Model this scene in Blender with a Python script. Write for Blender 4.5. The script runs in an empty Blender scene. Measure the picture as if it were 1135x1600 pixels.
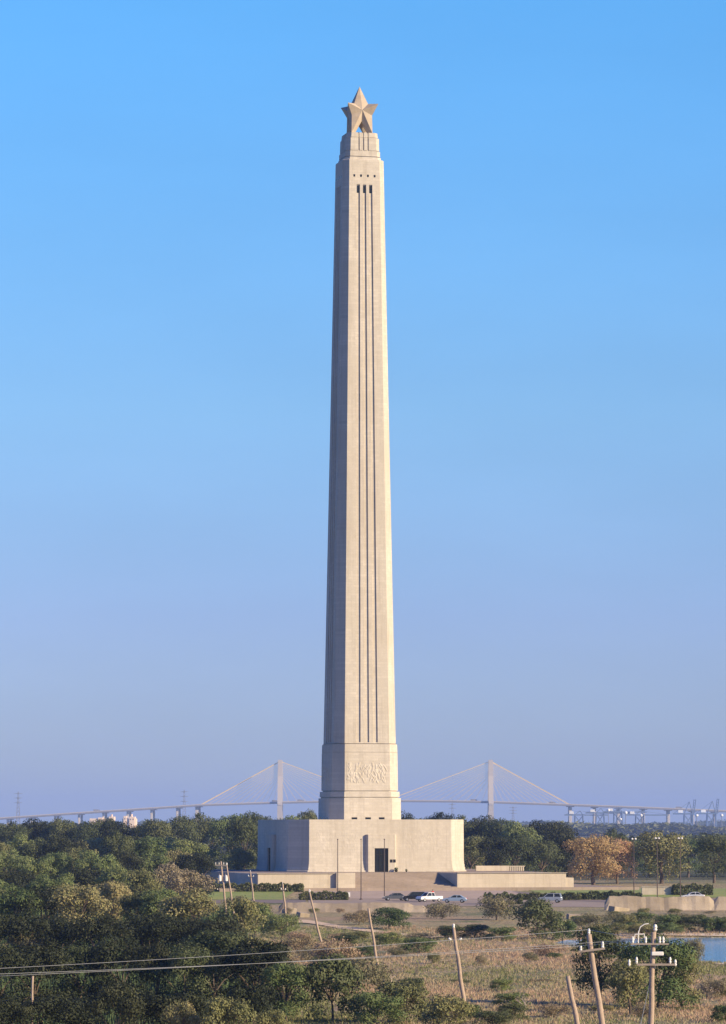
import bpy, math, random
import numpy as np
from mathutils import Vector, Matrix
R = math.radians
random.seed(7); rng = np.random.default_rng(7)
scene = bpy.context.scene
COL = scene.collection

# ------------------------------------------------------------------ camera
F = 6400.0                      # focal length in photo pixels (photo 1135 x 1600)
EYE = 15.0                      # eye height above the field, metres
PITCH = math.atan(488.0 / F)    # horizon sits at row 1288
cam_d = bpy.data.cameras.new('camera'); cam = bpy.data.objects.new('camera', cam_d); COL.objects.link(cam)
cam.location = (0, 0, EYE); cam.rotation_euler = (R(90) + PITCH, 0, 0)
cam_d.sensor_fit = 'VERTICAL'; cam_d.sensor_height = 24.0; cam_d.lens = F / 1600 * 24
cam_d.clip_start = 1; cam_d.clip_end = 80000
scene.camera = cam

# ------------------------------------------------------------------ world, sun, exposure
SUN_AZ = -27.0     # degrees from +X towards +Y of the direction to the sun
SUN_EL = 23.0
w = bpy.data.worlds.new("World"); scene.world = w; w.use_nodes = True
nt = w.node_tree; nt.nodes.clear()
sky = nt.nodes.new('ShaderNodeTexSky'); sky.sky_type = 'NISHITA'; sky.sun_disc = False
sky.sun_elevation = R(SUN_EL); sky.sun_rotation = R(90 - SUN_AZ)
sky.air_density = 1.0; sky.dust_density = 0.3; sky.ozone_density = 2.5
tc = nt.nodes.new('ShaderNodeTexCoord'); sep = nt.nodes.new('ShaderNodeSeparateXYZ')
nt.links.new(tc.outputs['Generated'], sep.inputs[0])
ramp = nt.nodes.new('ShaderNodeValToRGB'); ramp.color_ramp.interpolation = 'LINEAR'
cr = ramp.color_ramp; cr.elements[0].position = 0.0; cr.elements[0].color = (0.40, 0.49, 0.87, 1)
cr.elements[1].position = 1.0; cr.elements[1].color = (0.05, 0.20, 0.75, 1)
for p, c in ((0.05, (0.385, 0.465, 0.84)), (0.10, (0.42, 0.60, 0.88)), (0.20, (0.35, 0.76, 1.10)), (0.45, (0.09, 0.34, 1.15))):
    e = cr.elements.new(p); e.color = (*c, 1)
nt.links.new(sep.outputs['Z'], ramp.inputs[0])
mul = nt.nodes.new('ShaderNodeMix'); mul.data_type = 'RGBA'; mul.blend_type = 'MULTIPLY'; mul.inputs[0].default_value = 1.0
nt.links.new(sky.outputs[0], mul.inputs[6]); nt.links.new(ramp.outputs[0], mul.inputs[7])
nz = nt.nodes.new('ShaderNodeTexNoise'); nz.inputs['Scale'].default_value = 9.0; nz.inputs['Detail'].default_value = 4
mpn = nt.nodes.new('ShaderNodeMapping'); mpn.inputs['Scale'].default_value = (1, 1, 3.5); nt.links.new(tc.outputs['Generated'], mpn.inputs[0]); nt.links.new(mpn.outputs[0], nz.inputs['Vector'])
nr = nt.nodes.new('ShaderNodeMapRange'); nr.inputs[1].default_value = 0.3; nr.inputs[2].default_value = 0.7; nr.inputs[3].default_value = 0.965; nr.inputs[4].default_value = 1.035
nt.links.new(nz.outputs[0], nr.inputs[0])
mu2 = nt.nodes.new('ShaderNodeMix'); mu2.data_type = 'RGBA'; mu2.blend_type = 'MULTIPLY'; mu2.inputs[0].default_value = 1.0
nt.links.new(mul.outputs[2], mu2.inputs[6]); nt.links.new(nr.outputs[0], mu2.inputs[7]); mul = mu2
bg = nt.nodes.new('ShaderNodeBackground'); bg.inputs[1].default_value = 0.10
out = nt.nodes.new('ShaderNodeOutputWorld')
nt.links.new(mul.outputs[2], bg.inputs[0]); nt.links.new(bg.outputs[0], out.inputs[0])
sd = bpy.data.lights.new('sun', 'SUN'); sun = bpy.data.objects.new('sun', sd); COL.objects.link(sun)
sd.energy = 4.6; sd.angle = R(0.5); sd.color = (1.0, 0.80, 0.49)
sv = Vector((math.cos(R(SUN_AZ)) * math.cos(R(SUN_EL)), math.sin(R(SUN_AZ)) * math.cos(R(SUN_EL)), math.sin(R(SUN_EL))))
sun.rotation_euler = sv.to_track_quat('Z', 'Y').to_euler()
scene.view_settings.view_transform = 'Standard'; scene.view_settings.look = 'None'
scene.view_settings.gamma = 1.0; scene.view_settings.exposure = 0.85

# ------------------------------------------------------------------ survey helpers
CP, SP = math.cos(PITCH), math.sin(PITCH)
def at(px, py, Y):
    """world point at ground distance Y seen at photo pixel px,py"""
    u = (px - 567.5) / F; v = (800 - py) / F
    t = Y / (CP - v * SP)
    return Vector((u * t, Y, EYE + t * (SP + v * CP)))
def gp(px, py, z=0.0):
    u = (px - 567.5) / F; v = (800 - py) / F
    t = (z - EYE) / (SP + v * CP)
    return Vector((u * t, t * (CP - v * SP), z))
def scale(Y): return F / Y
def smooth(a, b, x):
    t = min(1, max(0, (x - a) / (b - a))); return t * t * (3 - 2 * t)

LAG = [gp(*p) for p in ((872, 1471), (895, 1465.5), (960, 1463.5), (1060, 1462), (1250, 1461), (1500, 1461), (1500, 1512), (1250, 1506), (1135, 1503), (1085, 1498), (1000, 1486), (910, 1478))]
def lag_dist(x, y):
    inside = False; dm = 1e9; n = len(LAG)
    for i in range(n):
        a, b = LAG[i], LAG[(i + 1) % n]
        if (a.y > y) != (b.y > y) and x < (b.x - a.x) * (y - a.y) / (b.y - a.y) + a.x: inside = not inside
        ex, ey = b.x - a.x, b.y - a.y
        t = max(0, min(1, ((x - a.x) * ex + (y - a.y) * ey) / (ex * ex + ey * ey)))
        dm = min(dm, math.hypot(x - a.x - t * ex, y - a.y - t * ey))
    return -dm if inside else dm
def gz(x, y):
    z = 1.3 * smooth(812, 842, y) * (1 - smooth(1000, 1100, y))
    if 430 < y < 600 and x > 10:
        z -= 1.3 * (1 - smooth(-3.0, 3.0, lag_dist(x, y)))
    if y < 800: z += 0.25 * math.sin(x * 0.11 + 1.3) * math.sin(y * 0.043) * smooth(150, 260, y) * (1 - smooth(640, 720, y)) * (1.0 if not (x > 10 and 430 < y < 600) else 0.0)
    return z

def gpg(px, py):
    p = gp(px, py)
    for _ in range(25):
        q = gp(px, py, gz(p.x, p.y)); p = Vector(((p.x + q.x) / 2, (p.y + q.y) / 2, 0))
    p.z = gz(p.x, p.y); return p
# ------------------------------------------------------------------ tagging
def tag(o, label=None, cat=None, group=None, kind=None):
    if label: o['label'] = label
    if cat: o['category'] = cat
    if group: o['group'] = group
    if kind: o['kind'] = kind
    return o
def empty(name, loc=(0, 0, 0), rz=0.0):
    o = bpy.data.objects.new(name, None); COL.objects.link(o)
    o.location = loc; o.rotation_euler = (0, 0, rz); o.empty_display_size = 1
    return o
def copy_tree(o, parent=None):
    c = o.copy(); COL.objects.link(c)
    if parent is not None: c.parent = parent
    for ch in KIDS.get(o, []):
        d = copy_tree(ch, c); KIDS.setdefault(c, []).append(d)
    return c
KIDS = {}
class MB:
    """collects shapes into ONE mesh object"""
    def __init__(s): s.v = []; s.f = []
    def add(s, vs, fs):
        n = len(s.v); s.v += [tuple(v) for v in vs]; s.f += [tuple(i + n for i in f) for f in fs]; return s
    def box(s, x0, x1, y0, y1, z0, z1, m=None):
        vs = [Vector(p) for p in ((x0,y0,z0),(x1,y0,z0),(x1,y1,z0),(x0,y1,z0),(x0,y0,z1),(x1,y0,z1),(x1,y1,z1),(x0,y1,z1))]
        if m is not None: vs = [m @ v for v in vs]
        return s.add(vs, [(3,2,1,0),(4,5,6,7),(0,1,5,4),(1,2,6,5),(2,3,7,6),(3,0,4,7)])
    def bevbox(s, x0, x1, y0, y1, z0, z1, b, m=None):
        vs = []
        for z, i in ((z0, b), (z0 + b, 0), (z1 - b, 0), (z1, b)):
            x0_, x1_, y0_, y1_ = x0 + i, x1 - i, y0 + i, y1 - i
            c = b
            vs += [(x0_ + c, y0_, z), (x1_ - c, y0_, z), (x1_, y0_ + c, z), (x1_, y1_ - c, z), (x1_ - c, y1_, z), (x0_ + c, y1_, z), (x0_, y1_ - c, z), (x0_, y0_ + c, z)]
        vs = [Vector(v) for v in vs]
        if m is not None: vs = [m @ v for v in vs]
        fs = [tuple(range(7, -1, -1)), tuple(range(24, 32))]
        for l in range(3):
            for i in range(8):
                j = (i + 1) % 8; fs.append((l*8+i, l*8+j, l*8+8+j, l*8+8+i))
        return s.add(vs, fs)
    def tube(s, p0, p1, r0, r1=None, n=8, caps=True):
        r1 = r0 if r1 is None else r1
        p0, p1 = Vector(p0), Vector(p1); d = (p1 - p0).normalized()
        a = d.orthogonal().normalized(); b = d.cross(a)
        vs = [p + (a * math.cos(2*math.pi*i/n) + b * math.sin(2*math.pi*i/n)) * r for p, r in ((p0, r0), (p1, r1)) for i in range(n)]
        fs = [(i, (i+1) % n, n + (i+1) % n, n + i) for i in range(n)]
        if caps: fs += [tuple(range(n-1, -1, -1)), tuple(range(n, 2*n))]
        return s.add(vs, fs)
    def path(s, pts, rad, n=6):
        pts = [Vector(p) for p in pts]; vs = []
        rad = rad if isinstance(rad, (list, tuple)) else [rad] * len(pts)
        for k, p in enumerate(pts):
            d = (pts[min(k+1, len(pts)-1)] - pts[max(k-1, 0)]).normalized()
            a = d.cross(Vector((0.13, 0.29, 0.95))).normalized(); b = d.cross(a)
            vs += [p + (a * math.cos(2*math.pi*i/n) + b * math.sin(2*math.pi*i/n)) * rad[k] for i in range(n)]
        fs = [(k*n+i, k*n+(i+1) % n, (k+1)*n+(i+1) % n, (k+1)*n+i) for k in range(len(pts)-1) for i in range(n)]
        m = (len(pts)-1)*n
        fs += [tuple(range(n-1, -1, -1)), tuple(range(m, m+n))]
        return s.add(vs, fs)
    def loft(s, rings, caps=True):
        n = len(rings[0]); vs = [p for r in rings for p in r]
        fs = [(k*n+i, k*n+(i+1) % n, (k+1)*n+(i+1) % n, (k+1)*n+i) for k in range(len(rings)-1) for i in range(n)]
        m = (len(rings)-1)*n
        if caps: fs += [tuple(range(n-1, -1, -1)), tuple(range(m, m+n))]
        return s.add(vs, fs)
    def lathe(s, prof, n=12, m=None):
        rings = [[Vector((r*math.cos(2*math.pi*i/n), r*math.sin(2*math.pi*i/n), z)) for i in range(n)] for r, z in prof]
        if m is not None: rings = [[m @ p for p in r] for r in rings]
        return s.loft(rings)
    def prism(s, poly, z0, z1, m=None):
        return s.loft([[(m @ Vector((x, y, z0))) if m is not None else (x, y, z0) for x, y in poly],
                       [(m @ Vector((x, y, z1))) if m is not None else (x, y, z1) for x, y in poly]])
    def build(s, name, mat, parent=None, smooth_=False, loc=None):
        me = bpy.data.meshes.new(name); me.from_pydata(s.v, [], s.f); me.validate(); me.update()
        if smooth_:
            me.polygons.foreach_set('use_smooth', [True] * len(me.polygons))
        me.materials.append(mat)
        o = bpy.data.objects.new(name, me); COL.objects.link(o)
        if parent is not None: o.parent = parent; KIDS.setdefault(parent, []).append(o)
        if loc is not None: o.location = loc
        return o
def npmesh(name, V, nper, mat, parent=None, matidx=None):
    """V: (N*nper,3) array -> N separate polygons with nper corners"""
    N = len(V) // nper
    me = bpy.data.meshes.new(name); me.vertices.add(len(V)); me.vertices.foreach_set('co', V.astype(np.float32).ravel())
    me.loops.add(len(V)); me.loops.foreach_set('vertex_index', np.arange(len(V), dtype=np.int32))
    me.polygons.add(N); me.polygons.foreach_set('loop_start', np.arange(0, len(V), nper, dtype=np.int32))
    me.update(calc_edges=True); me.materials.append(mat)
    o = bpy.data.objects.new(name, me); COL.objects.link(o)
    if parent is not None: o.parent = parent; KIDS.setdefault(parent, []).append(o)
    return o

# ------------------------------------------------------------------ materials
def newmat(name):
    m = bpy.data.materials.new(name); m.use_nodes = True
    n = m.node_tree; b = n.nodes['Principled BSDF']; b.inputs['Specular IOR Level'].default_value = 0.2
    return m, n, b
def N(n, t, **k):
    x = n.nodes.new(t)
    for a, v in k.items(): setattr(x, a, v)
    return x
def mixc(n, fac, c1, c2, mode='MIX'):
    x = n.nodes.new('ShaderNodeMix'); x.data_type = 'RGBA'; x.blend_type = mode
    for i, v in ((0, fac), (6, c1), (7, c2)):
        if hasattr(v, 'is_output'): n.links.new(v, x.inputs[i])
        elif isinstance(v, (tuple, list)): x.inputs[i].default_value = (*v[:3], 1)
        else: x.inputs[i].default_value = v
    return x.outputs[2]
def noise(n, sc, det=4, vec=None, rough=0.55, lo=None, hi=None):
    t = N(n, 'ShaderNodeTexNoise'); t.inputs['Scale'].default_value = sc; t.inputs['Detail'].default_value = det; t.inputs['Roughness'].default_value = rough
    if vec is not None: n.links.new(vec, t.inputs['Vector'])
    if lo is None: return t.outputs[0]
    mr = N(n, 'ShaderNodeMapRange'); mr.inputs[1].default_value = lo; mr.inputs[2].default_value = hi; n.links.new(t.outputs[0], mr.inputs[0])
    return mr.outputs[0]
def coords(n, kind='Object', sc=None):
    t = N(n, 'ShaderNodeTexCoord')
    if sc is None: return t.outputs[kind]
    mp = N(n, 'ShaderNodeMapping'); mp.inputs['Scale'].default_value = sc; n.links.new(t.outputs[kind], mp.inputs[0]); return mp.outputs[0]
def bump(n, b, h, st=0.5, dist=0.1):
    x = N(n, 'ShaderNodeBump'); x.inputs['Strength'].default_value = st; x.inputs['Distance'].default_value = dist
    n.links.new(h, x.inputs['Height']); n.links.new(x.outputs[0], b.inputs['Normal'])
def simple(name, col, rough=0.7, var=0.15, sc=1.5, metal=0.0, b_=0.0):
    m, n, b = newmat(name)
    c = mixc(n, noise(n, sc, 5, coords(n)), tuple(v * (1 - var) for v in col), tuple(min(1, v * (1 + var)) for v in col))
    n.links.new(c, b.inputs['Base Color']); b.inputs['Roughness'].default_value = rough; b.inputs['Metallic'].default_value = metal
    if b_: bump(n, b, noise(n, sc * 4, 4, coords(n)), b_, 0.05)
    return m
def stone(name, col, joint=0.86, bw=1.4, bh=0.6, stain=0.16, bstr=0.25):
    m, n, b = newmat(name); geo = N(n, 'ShaderNodeNewGeometry'); co = coords(n)
    # coursing: use the wall's horizontal run and height
    sp = N(n, 'ShaderNodeSeparateXYZ'); n.links.new(co, sp.inputs[0])
    ad = N(n, 'ShaderNodeMath', operation='ADD'); n.links.new(sp.outputs[0], ad.inputs[0]); n.links.new(sp.outputs[1], ad.inputs[1])
    cb = N(n, 'ShaderNodeCombineXYZ'); n.links.new(ad.outputs[0], cb.inputs[0]); n.links.new(sp.outputs[2], cb.inputs[1])
    br = N(n, 'ShaderNodeTexBrick'); n.links.new(cb.outputs[0], br.inputs['Vector'])
    br.inputs['Scale'].default_value = 1.0; br.inputs['Brick Width'].default_value = bw; br.inputs['Row Height'].default_value = bh
    br.inputs['Mortar Size'].default_value = 0.025; br.inputs['Mortar Smooth'].default_value = 0.3
    br.inputs['Color1'].default_value = (*[v * 0.91 for v in col], 1); br.inputs['Color2'].default_value = (*[v * 1.07 for v in col], 1)
    br.inputs['Mortar'].default_value = (*[v * joint for v in col], 1)
    big = noise(n, 0.12, 5, coords(n, 'Object', (1, 1, 0.5)), 0.6, 0.35, 0.7)
    c = mixc(n, big, br.outputs[0], tuple(v * (1 - stain) for v in (col[0], col[1] * 0.98, col[2] * 0.94)))
    streak = noise(n, 0.9, 6, coords(n, 'Object', (1.2, 1.2, 0.06)), 0.65, 0.5, 0.85)
    c = mixc(n, streak, c, mixc(n, 1.0, c, (0.74, 0.72, 0.70), 'MULTIPLY'))
    fine = noise(n, 2.5, 6, co, 0.7, 0.3, 0.75)
    c = mixc(n, fine, c, mixc(n, 1.0, c, (0.90, 0.89, 0.88), 'MULTIPLY'))
    n.links.new(c, b.inputs['Base Color']); b.inputs['Roughness'].default_value = 0.88
    bump(n, b, noise(n, 3.0, 6, co), bstr, 0.05)
    return m
def leafmat(name, c1, c2, c3, tr=0.25):
    m, n, b = newmat(name); oi = N(n, 'ShaderNodeObjectInfo'); geo = N(n, 'ShaderNodeNewGeometry')
    c = mixc(n, noise(n, 0.35, 3, geo.outputs['Position'], 0.6, 0.35, 0.65), c1, c2)
    c = mixc(n, noise(n, 1.7, 3, geo.outputs['Position'], 0.6, 0.45, 0.75), c, c3)
    hs = N(n, 'ShaderNodeHueSaturation')
    m1 = N(n, 'ShaderNodeMapRange'); n.links.new(oi.outputs['Random'], m1.inputs[0]); m1.inputs[3].default_value = 0.465; m1.inputs[4].default_value = 0.52
    m2 = N(n, 'ShaderNodeMapRange'); n.links.new(oi.outputs['Random'], m2.inputs[0]); m2.inputs[3].default_value = 1.45; m2.inputs[4].default_value = 0.7
    n.links.new(m1.outputs[0], hs.inputs['Hue']); n.links.new(m2.outputs[0], hs.inputs['Value']); n.links.new(c, hs.inputs['Color'])
    n.links.new(hs.outputs[0], b.inputs['Base Color']); b.inputs['Roughness'].default_value = 0.65
    trn = N(n, 'ShaderNodeBsdfTranslucent'); n.links.new(hs.outputs[0], trn.inputs[0])
    mx = N(n, 'ShaderNodeMixShader'); mx.inputs[0].default_value = tr
    n.links.new(b.outputs[0], mx.inputs[1]); n.links.new(trn.outputs[0], mx.inputs[2])
    n.links.new(mx.outputs[0], n.nodes['Material Output'].inputs[0])
    return m
M = {}
M['lime'] = stone('limestone', (0.56, 0.505, 0.425), joint=0.80)
M['lime_pale'] = stone('pale_limestone', (0.56, 0.49, 0.39), bw=2.2, bh=0.9, stain=0.2)
M['paving'] = stone('terrace_paving', (0.34, 0.275, 0.225), bw=2, bh=2, stain=0.25)
M['bank'] = stone('weathered_bank_stone', (0.44, 0.365, 0.27), bw=3, bh=1.2, stain=0.5, bstr=0.8)
M['star'] = stone('star_stone', (0.50, 0.41, 0.31), bw=1.6, bh=0.9)
M['bronze'] = simple('dark_bronze', (0.03, 0.025, 0.02), 0.35, 0.3, 2, 0.6)
M['void'] = simple('dark_glass', (0.015, 0.017, 0.02), 0.15, 0.3, 2)
M['flag_metal'] = simple('brown_steel', (0.10, 0.075, 0.065), 0.5)
M['wood'] = simple('weathered_pole_wood', (0.36, 0.275, 0.21), 0.85, 0.3, 4, 0, 0.4)
M['greywood'] = simple('grey_wood', (0.30, 0.25, 0.21), 0.85, 0.25, 4)
M['porcelain'] = simple('white_porcelain', (0.72, 0.70, 0.66), 0.35, 0.05)
M['wire'] = simple('aluminium_wire', (0.30, 0.31, 0.33), 0.45, 0.1, 1, 0.3)
M['white'] = simple('white_paint', (0.78, 0.77, 0.74), 0.4, 0.05)
M['sand'] = simple('sandy_shore', (0.60, 0.50, 0.37), 0.95, 0.25, 0.6)
M['asphalt'] = simple('asphalt', (0.20, 0.165, 0.15), 0.9, 0.2, 0.4)
M['pave'] = simple('worn_concrete', (0.40, 0.315, 0.25), 0.9, 0.18, 0.25)
M['pave2'] = simple('worn_parking_concrete', (0.31, 0.25, 0.20), 0.9, 0.22, 0.12)
M['trail'] = simple('dirt_trail', (0.62, 0.47, 0.31), 0.95, 0.2, 0.8)
M['bark'] = simple('bark', (0.12, 0.09, 0.07), 0.9, 0.3, 3)
M['bridge'] = simple('bridge_concrete', (0.52, 0.46, 0.40), 0.8, 0.08, 0.02)
M['deck'] = simple('bridge_deck', (0.22, 0.21, 0.22), 0.8, 0.1, 0.02)
M['cable'] = simple('yellow_stay', (0.85, 0.60, 0.22), 0.6, 0.05, 0.02)
M['cranesteel'] = simple('blue_steel', (0.13, 0.18, 0.28), 0.6, 0.15, 0.05)
M['lattice'] = simple('grey_steel', (0.22, 0.22, 0.24), 0.6, 0.15, 0.05)
M['farwhite'] = simple('far_white', (0.80, 0.62, 0.46), 0.6, 0.08, 0.05)
M['tyre'] = simple('rubber', (0.02, 0.02, 0.02), 0.8)
M['rim'] = simple('rim_metal', (0.45, 0.45, 0.46), 0.3, 0.1, 2, 0.7)
M['carglass'] = simple('car_glass', (0.02, 0.025, 0.03), 0.08, 0.1)
M['lamp_red'] = simple('red_lamp', (0.45, 0.02, 0.02), 0.3)
M['lamp_clear'] = simple('clear_lamp', (0.7, 0.7, 0.68), 0.2)
def paint(name, c):
    m, n, b = newmat(name); b.inputs['Base Color'].default_value = (*c, 1); b.inputs['Roughness'].default_value = 0.3
    b.inputs['Metallic'].default_value = 0.3; b.inputs['Coat Weight'].default_value = 0.6; b.inputs['Coat Roughness'].default_value = 0.08
    dn = noise(n, 2.0, 4, coords(n), 0.6, 0.4, 0.8); n.links.new(mixc(n, dn, c, tuple(v * 0.85 + 0.02 for v in c)), b.inputs['Base Color']); return m
M['p_black'] = paint('black_paint', (0.012, 0.012, 0.015)); M['p_silver'] = paint('silver_paint', (0.34, 0.38, 0.44))
M['p_blue'] = paint('pale_blue_paint', (0.30, 0.40, 0.52)); M['p_white'] = paint('white_car_paint', (0.75, 0.75, 0.74)); M['p_grey'] = paint('grey_paint', (0.10, 0.11, 0.13))
LF = {
 'dark':  leafmat('dark_oak_leaves', (0.052, 0.072, 0.030), (0.083, 0.100, 0.043), (0.135, 0.145, 0.067), .15),
 'mid':   leafmat('green_leaves', (0.074, 0.115, 0.040), (0.113, 0.155, 0.055), (0.174, 0.190, 0.081), .15),
 'olive': leafmat('olive_leaves', (0.155, 0.165, 0.065), (0.21, 0.205, 0.085), (0.28, 0.245, 0.12), .15),
 'rust':  leafmat('rust_leaves', (0.34, 0.235, 0.115), (0.40, 0.285, 0.125), (0.25, 0.235, 0.10), .15),
 'brush': leafmat('reddish_brush', (0.29, 0.21, 0.14), (0.34, 0.25, 0.17), (0.22, 0.20, 0.10), .15),
 'dry':   leafmat('dry_grey_leaves', (0.175, 0.16, 0.095), (0.23, 0.205, 0.12), (0.15, 0.155, 0.075), .15),
 'deep':  leafmat('shade_darkened_leaves', (0.013, 0.019, 0.010), (0.022, 0.030, 0.014), (0.042, 0.050, 0.022), .04),  # shadow masses of the wood put into a near-black leaf colour
 'hedge': leafmat('hedge_leaves', (0.065, 0.095, 0.038), (0.078, 0.120, 0.046), (0.113, 0.145, 0.062), .15),
}

# ------------------------------------------------------------------ ground, one sheet to the horizon
def lines(a, b, st, far): # fine between a,b then growing outwards to +-far
    L = list(np.arange(a, b + st * .5, st)); s = st
    hi = L[-1]
    while hi < far: s *= 1.35; hi = min(far, hi + s); L.append(hi)
    s = st; lo = L[0]; pre = []
    while lo > -far: s *= 1.35; lo = max(-far, lo - s); pre.append(lo)
    return pre[::-1] + L
XS = lines(-130, 170, 2.5, 24000); YS = lines(180, 1100, 2.5, 24000)
gv = [(x, y, gz(x, y)) for y in YS for x in XS]; nx = len(XS)
gf = [(j*nx+i, j*nx+i+1, (j+1)*nx+i+1, (j+1)*nx+i) for j in range(len(YS)-1) for i in range(nx-1)]
m, n, b = newmat('field_ground'); geo = N(n, 'ShaderNodeNewGeometry'); P = geo.outputs['Position']
mp = N(n, 'ShaderNodeMapping'); mp.inputs['Scale'].default_value = (1, 0.8, 1); n.links.new(P, mp.inputs[0]); PV = mp.outputs[0]
c = mixc(n, noise(n, 0.03, 5, PV, 0.6, 0.42, 0.58), (0.31, 0.265, 0.135), (0.19, 0.21, 0.08))
c = mixc(n, noise(n, 0.018, 4, PV, 0.5, 0.45, 0.6), c, (0.37, 0.265, 0.165))
c = mixc(n, noise(n, 0.025, 4, coords(n, 'Object', (1, .8, 1)), 0.6, 0.54, 0.64), c, (0.12, 0.15, 0.06))
c = mixc(n, noise(n, 0.11, 6, PV, 0.65, 0.48, 0.66), c, (0.37, 0.275, 0.165))
c = mixc(n, noise(n, 0.35, 6, PV, 0.7, 0.5, 0.75), c, (0.42, 0.36, 0.24))
c = mixc(n, noise(n, 0.9, 6, PV, 0.7, 0.5, 0.72), c, (0.13, 0.125, 0.06))
sx3 = N(n, 'ShaderNodeSeparateXYZ'); n.links.new(P, sx3.inputs[0])
mr = N(n, 'ShaderNodeMapRange'); mr.inputs[1].default_value = 950; mr.inputs[2].default_value = 1150; n.links.new(sx3.outputs[1], mr.inputs[0])
ab = N(n, 'ShaderNodeMath', operation='ABSOLUTE'); n.links.new(sx3.outputs[0], ab.inputs[0])
m2 = N(n, 'ShaderNodeMapRange'); m2.inputs[1].default_value = 110; m2.inputs[2].default_value = 220; n.links.new(ab.outputs[0], m2.inputs[0])
mxm = N(n, 'ShaderNodeMath', operation='MAXIMUM'); n.links.new(mr.outputs[0], mxm.inputs[0]); n.links.new(m2.outputs[0], mxm.inputs[1])
wood = mixc(n, noise(n, 0.02, 6, P, 0.7, 0.4, 0.6), (0.05, 0.06, 0.03), (0.10, 0.095, 0.05))
c = mixc(n, mxm.outputs[0], c, wood)
n.links.new(c, b.inputs['Base Color']); b.inputs['Roughness'].default_value = 1.0
bump(n, b, noise(n, 1.2, 6, P), 1.0, 0.6); M['ground'] = m
gm = MB(); gm.v = gv; gm.f = gf
tag(gm.build('ground', M['ground'], smooth_=True), kind='structure')
m, n, b = newmat('lagoon_water'); b.inputs['Base Color'].default_value = (0.08, 0.32, 0.60, 1); b.inputs['Roughness'].default_value = 0.05; b.inputs['Specular IOR Level'].default_value = 0.5  # strong blue base colour carries the reflection of the upper sky
geo = N(n, 'ShaderNodeNewGeometry'); bump(n, b, noise(n, 0.9, 5, geo.outputs['Position']), 0.7, 0.14); M['water'] = m
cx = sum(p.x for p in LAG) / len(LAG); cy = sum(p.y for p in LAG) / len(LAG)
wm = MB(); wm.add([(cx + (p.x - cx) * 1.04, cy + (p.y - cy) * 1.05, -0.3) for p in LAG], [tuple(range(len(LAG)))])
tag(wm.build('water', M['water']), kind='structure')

def lawnmat(name, a, b_, c_):
    m, n, b = newmat(name); geo = N(n, 'ShaderNodeNewGeometry'); P = geo.outputs['Position']
    c = mixc(n, noise(n, 0.12, 5, P, 0.6, 0.4, 0.65), a, b_); c = mixc(n, noise(n, 1.1, 5, P, 0.7, 0.45, 0.75), c, c_)
    n.links.new(c, b.inputs['Base Color']); b.inputs['Roughness'].default_value = 1.0; bump(n, b, noise(n, 4, 4, P), 0.8, 0.1); return m
M['lawn'] = lawnmat('mown_lawn', (0.19, 0.26, 0.07), (0.24, 0.28, 0.085), (0.31, 0.29, 0.12))
def drape(name, left, right, mat, lift=0.03, nu=14, nv=10):
    """sheet on the ground between two polylines given as photo pixels of ground points"""
    def resample(pl, n_):
        pts = [gpg(*p) for p in pl]; res = []
        for i in range(n_ + 1):
            t = i / n_ * (len(pts) - 1); k = min(int(t), len(pts) - 2); res.append(pts[k].lerp(pts[k+1], t - k))
        return res
    A, B = resample(left, nu), resample(right, nu); mb = MB()
    vs = []
    for a, b_ in zip(A, B):
        for j in range(nv + 1):
            p = a.lerp(b_, j / nv); p.z = gz(p.x, p.y) + lift; vs.append(p)
    fs = [(i*(nv+1)+j, i*(nv+1)+j+1, (i+1)*(nv+1)+j+1, (i+1)*(nv+1)+j) for i in range(nu) for j in range(nv)]
    fs = [f[::-1] for f in fs]
    mb.add(vs, fs); return tag(mb.build(name, mat, smooth_=True), kind='structure')
# far edge first, near edge second (rows in the photo)
drape('lawn', [(250, 1392), (470, 1392)], [(250, 1406), (440, 1406)], M['lawn'], 0.05, 30, 20)
drape('lawn', [(815, 1389), (1500, 1388)], [(845, 1403.5), (1500, 1403.5)], M['lawn'], 0.05, 30, 20)
drape('pavement', [(480, 1388.5), (765, 1388.5)], [(490, 1404.5), (836, 1404.5)], M['pave'], 0.05, 24, 24)
drape('road', [(250, 1406.3), (478, 1406.3)], [(250, 1411.5), (478, 1411.5)], M['asphalt'], 0.06, 20, 6)
drape('parking_lot', [(482, 1404.8), (940, 1404.3)], [(482, 1414), (960, 1418)], M['pave2'], 0.05, 24, 8)
drape('road', [(800, 1397), (940, 1404.5), (1500, 1404.2)], [(838, 1404.3), (960, 1411), (1500, 1410)], M['asphalt'], 0.075, 30, 6)
drape('path', [(430, 1437), (480, 1438), (530, 1447), (610, 1457), (700, 1464)], [(430, 1441), (480, 1443), (530, 1451.5), (610, 1460.5), (700, 1466)], M['trail'], 0.10, 30, 3)
drape('sand_bank', [(885, 1459.5), (960, 1459.5), (1500, 1457.5)], [(885, 1463), (960, 1461.7), (1500, 1459.8)], M['sand'], 0.06, 40, 4)
drape('sand_bank', [(895, 1480), (1000, 1489), (1085, 1500), (1135, 1505)], [(895, 1482), (1000, 1492), (1085, 1503), (1135, 1508)], M['sand'], 0.05, 30, 4)

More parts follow.
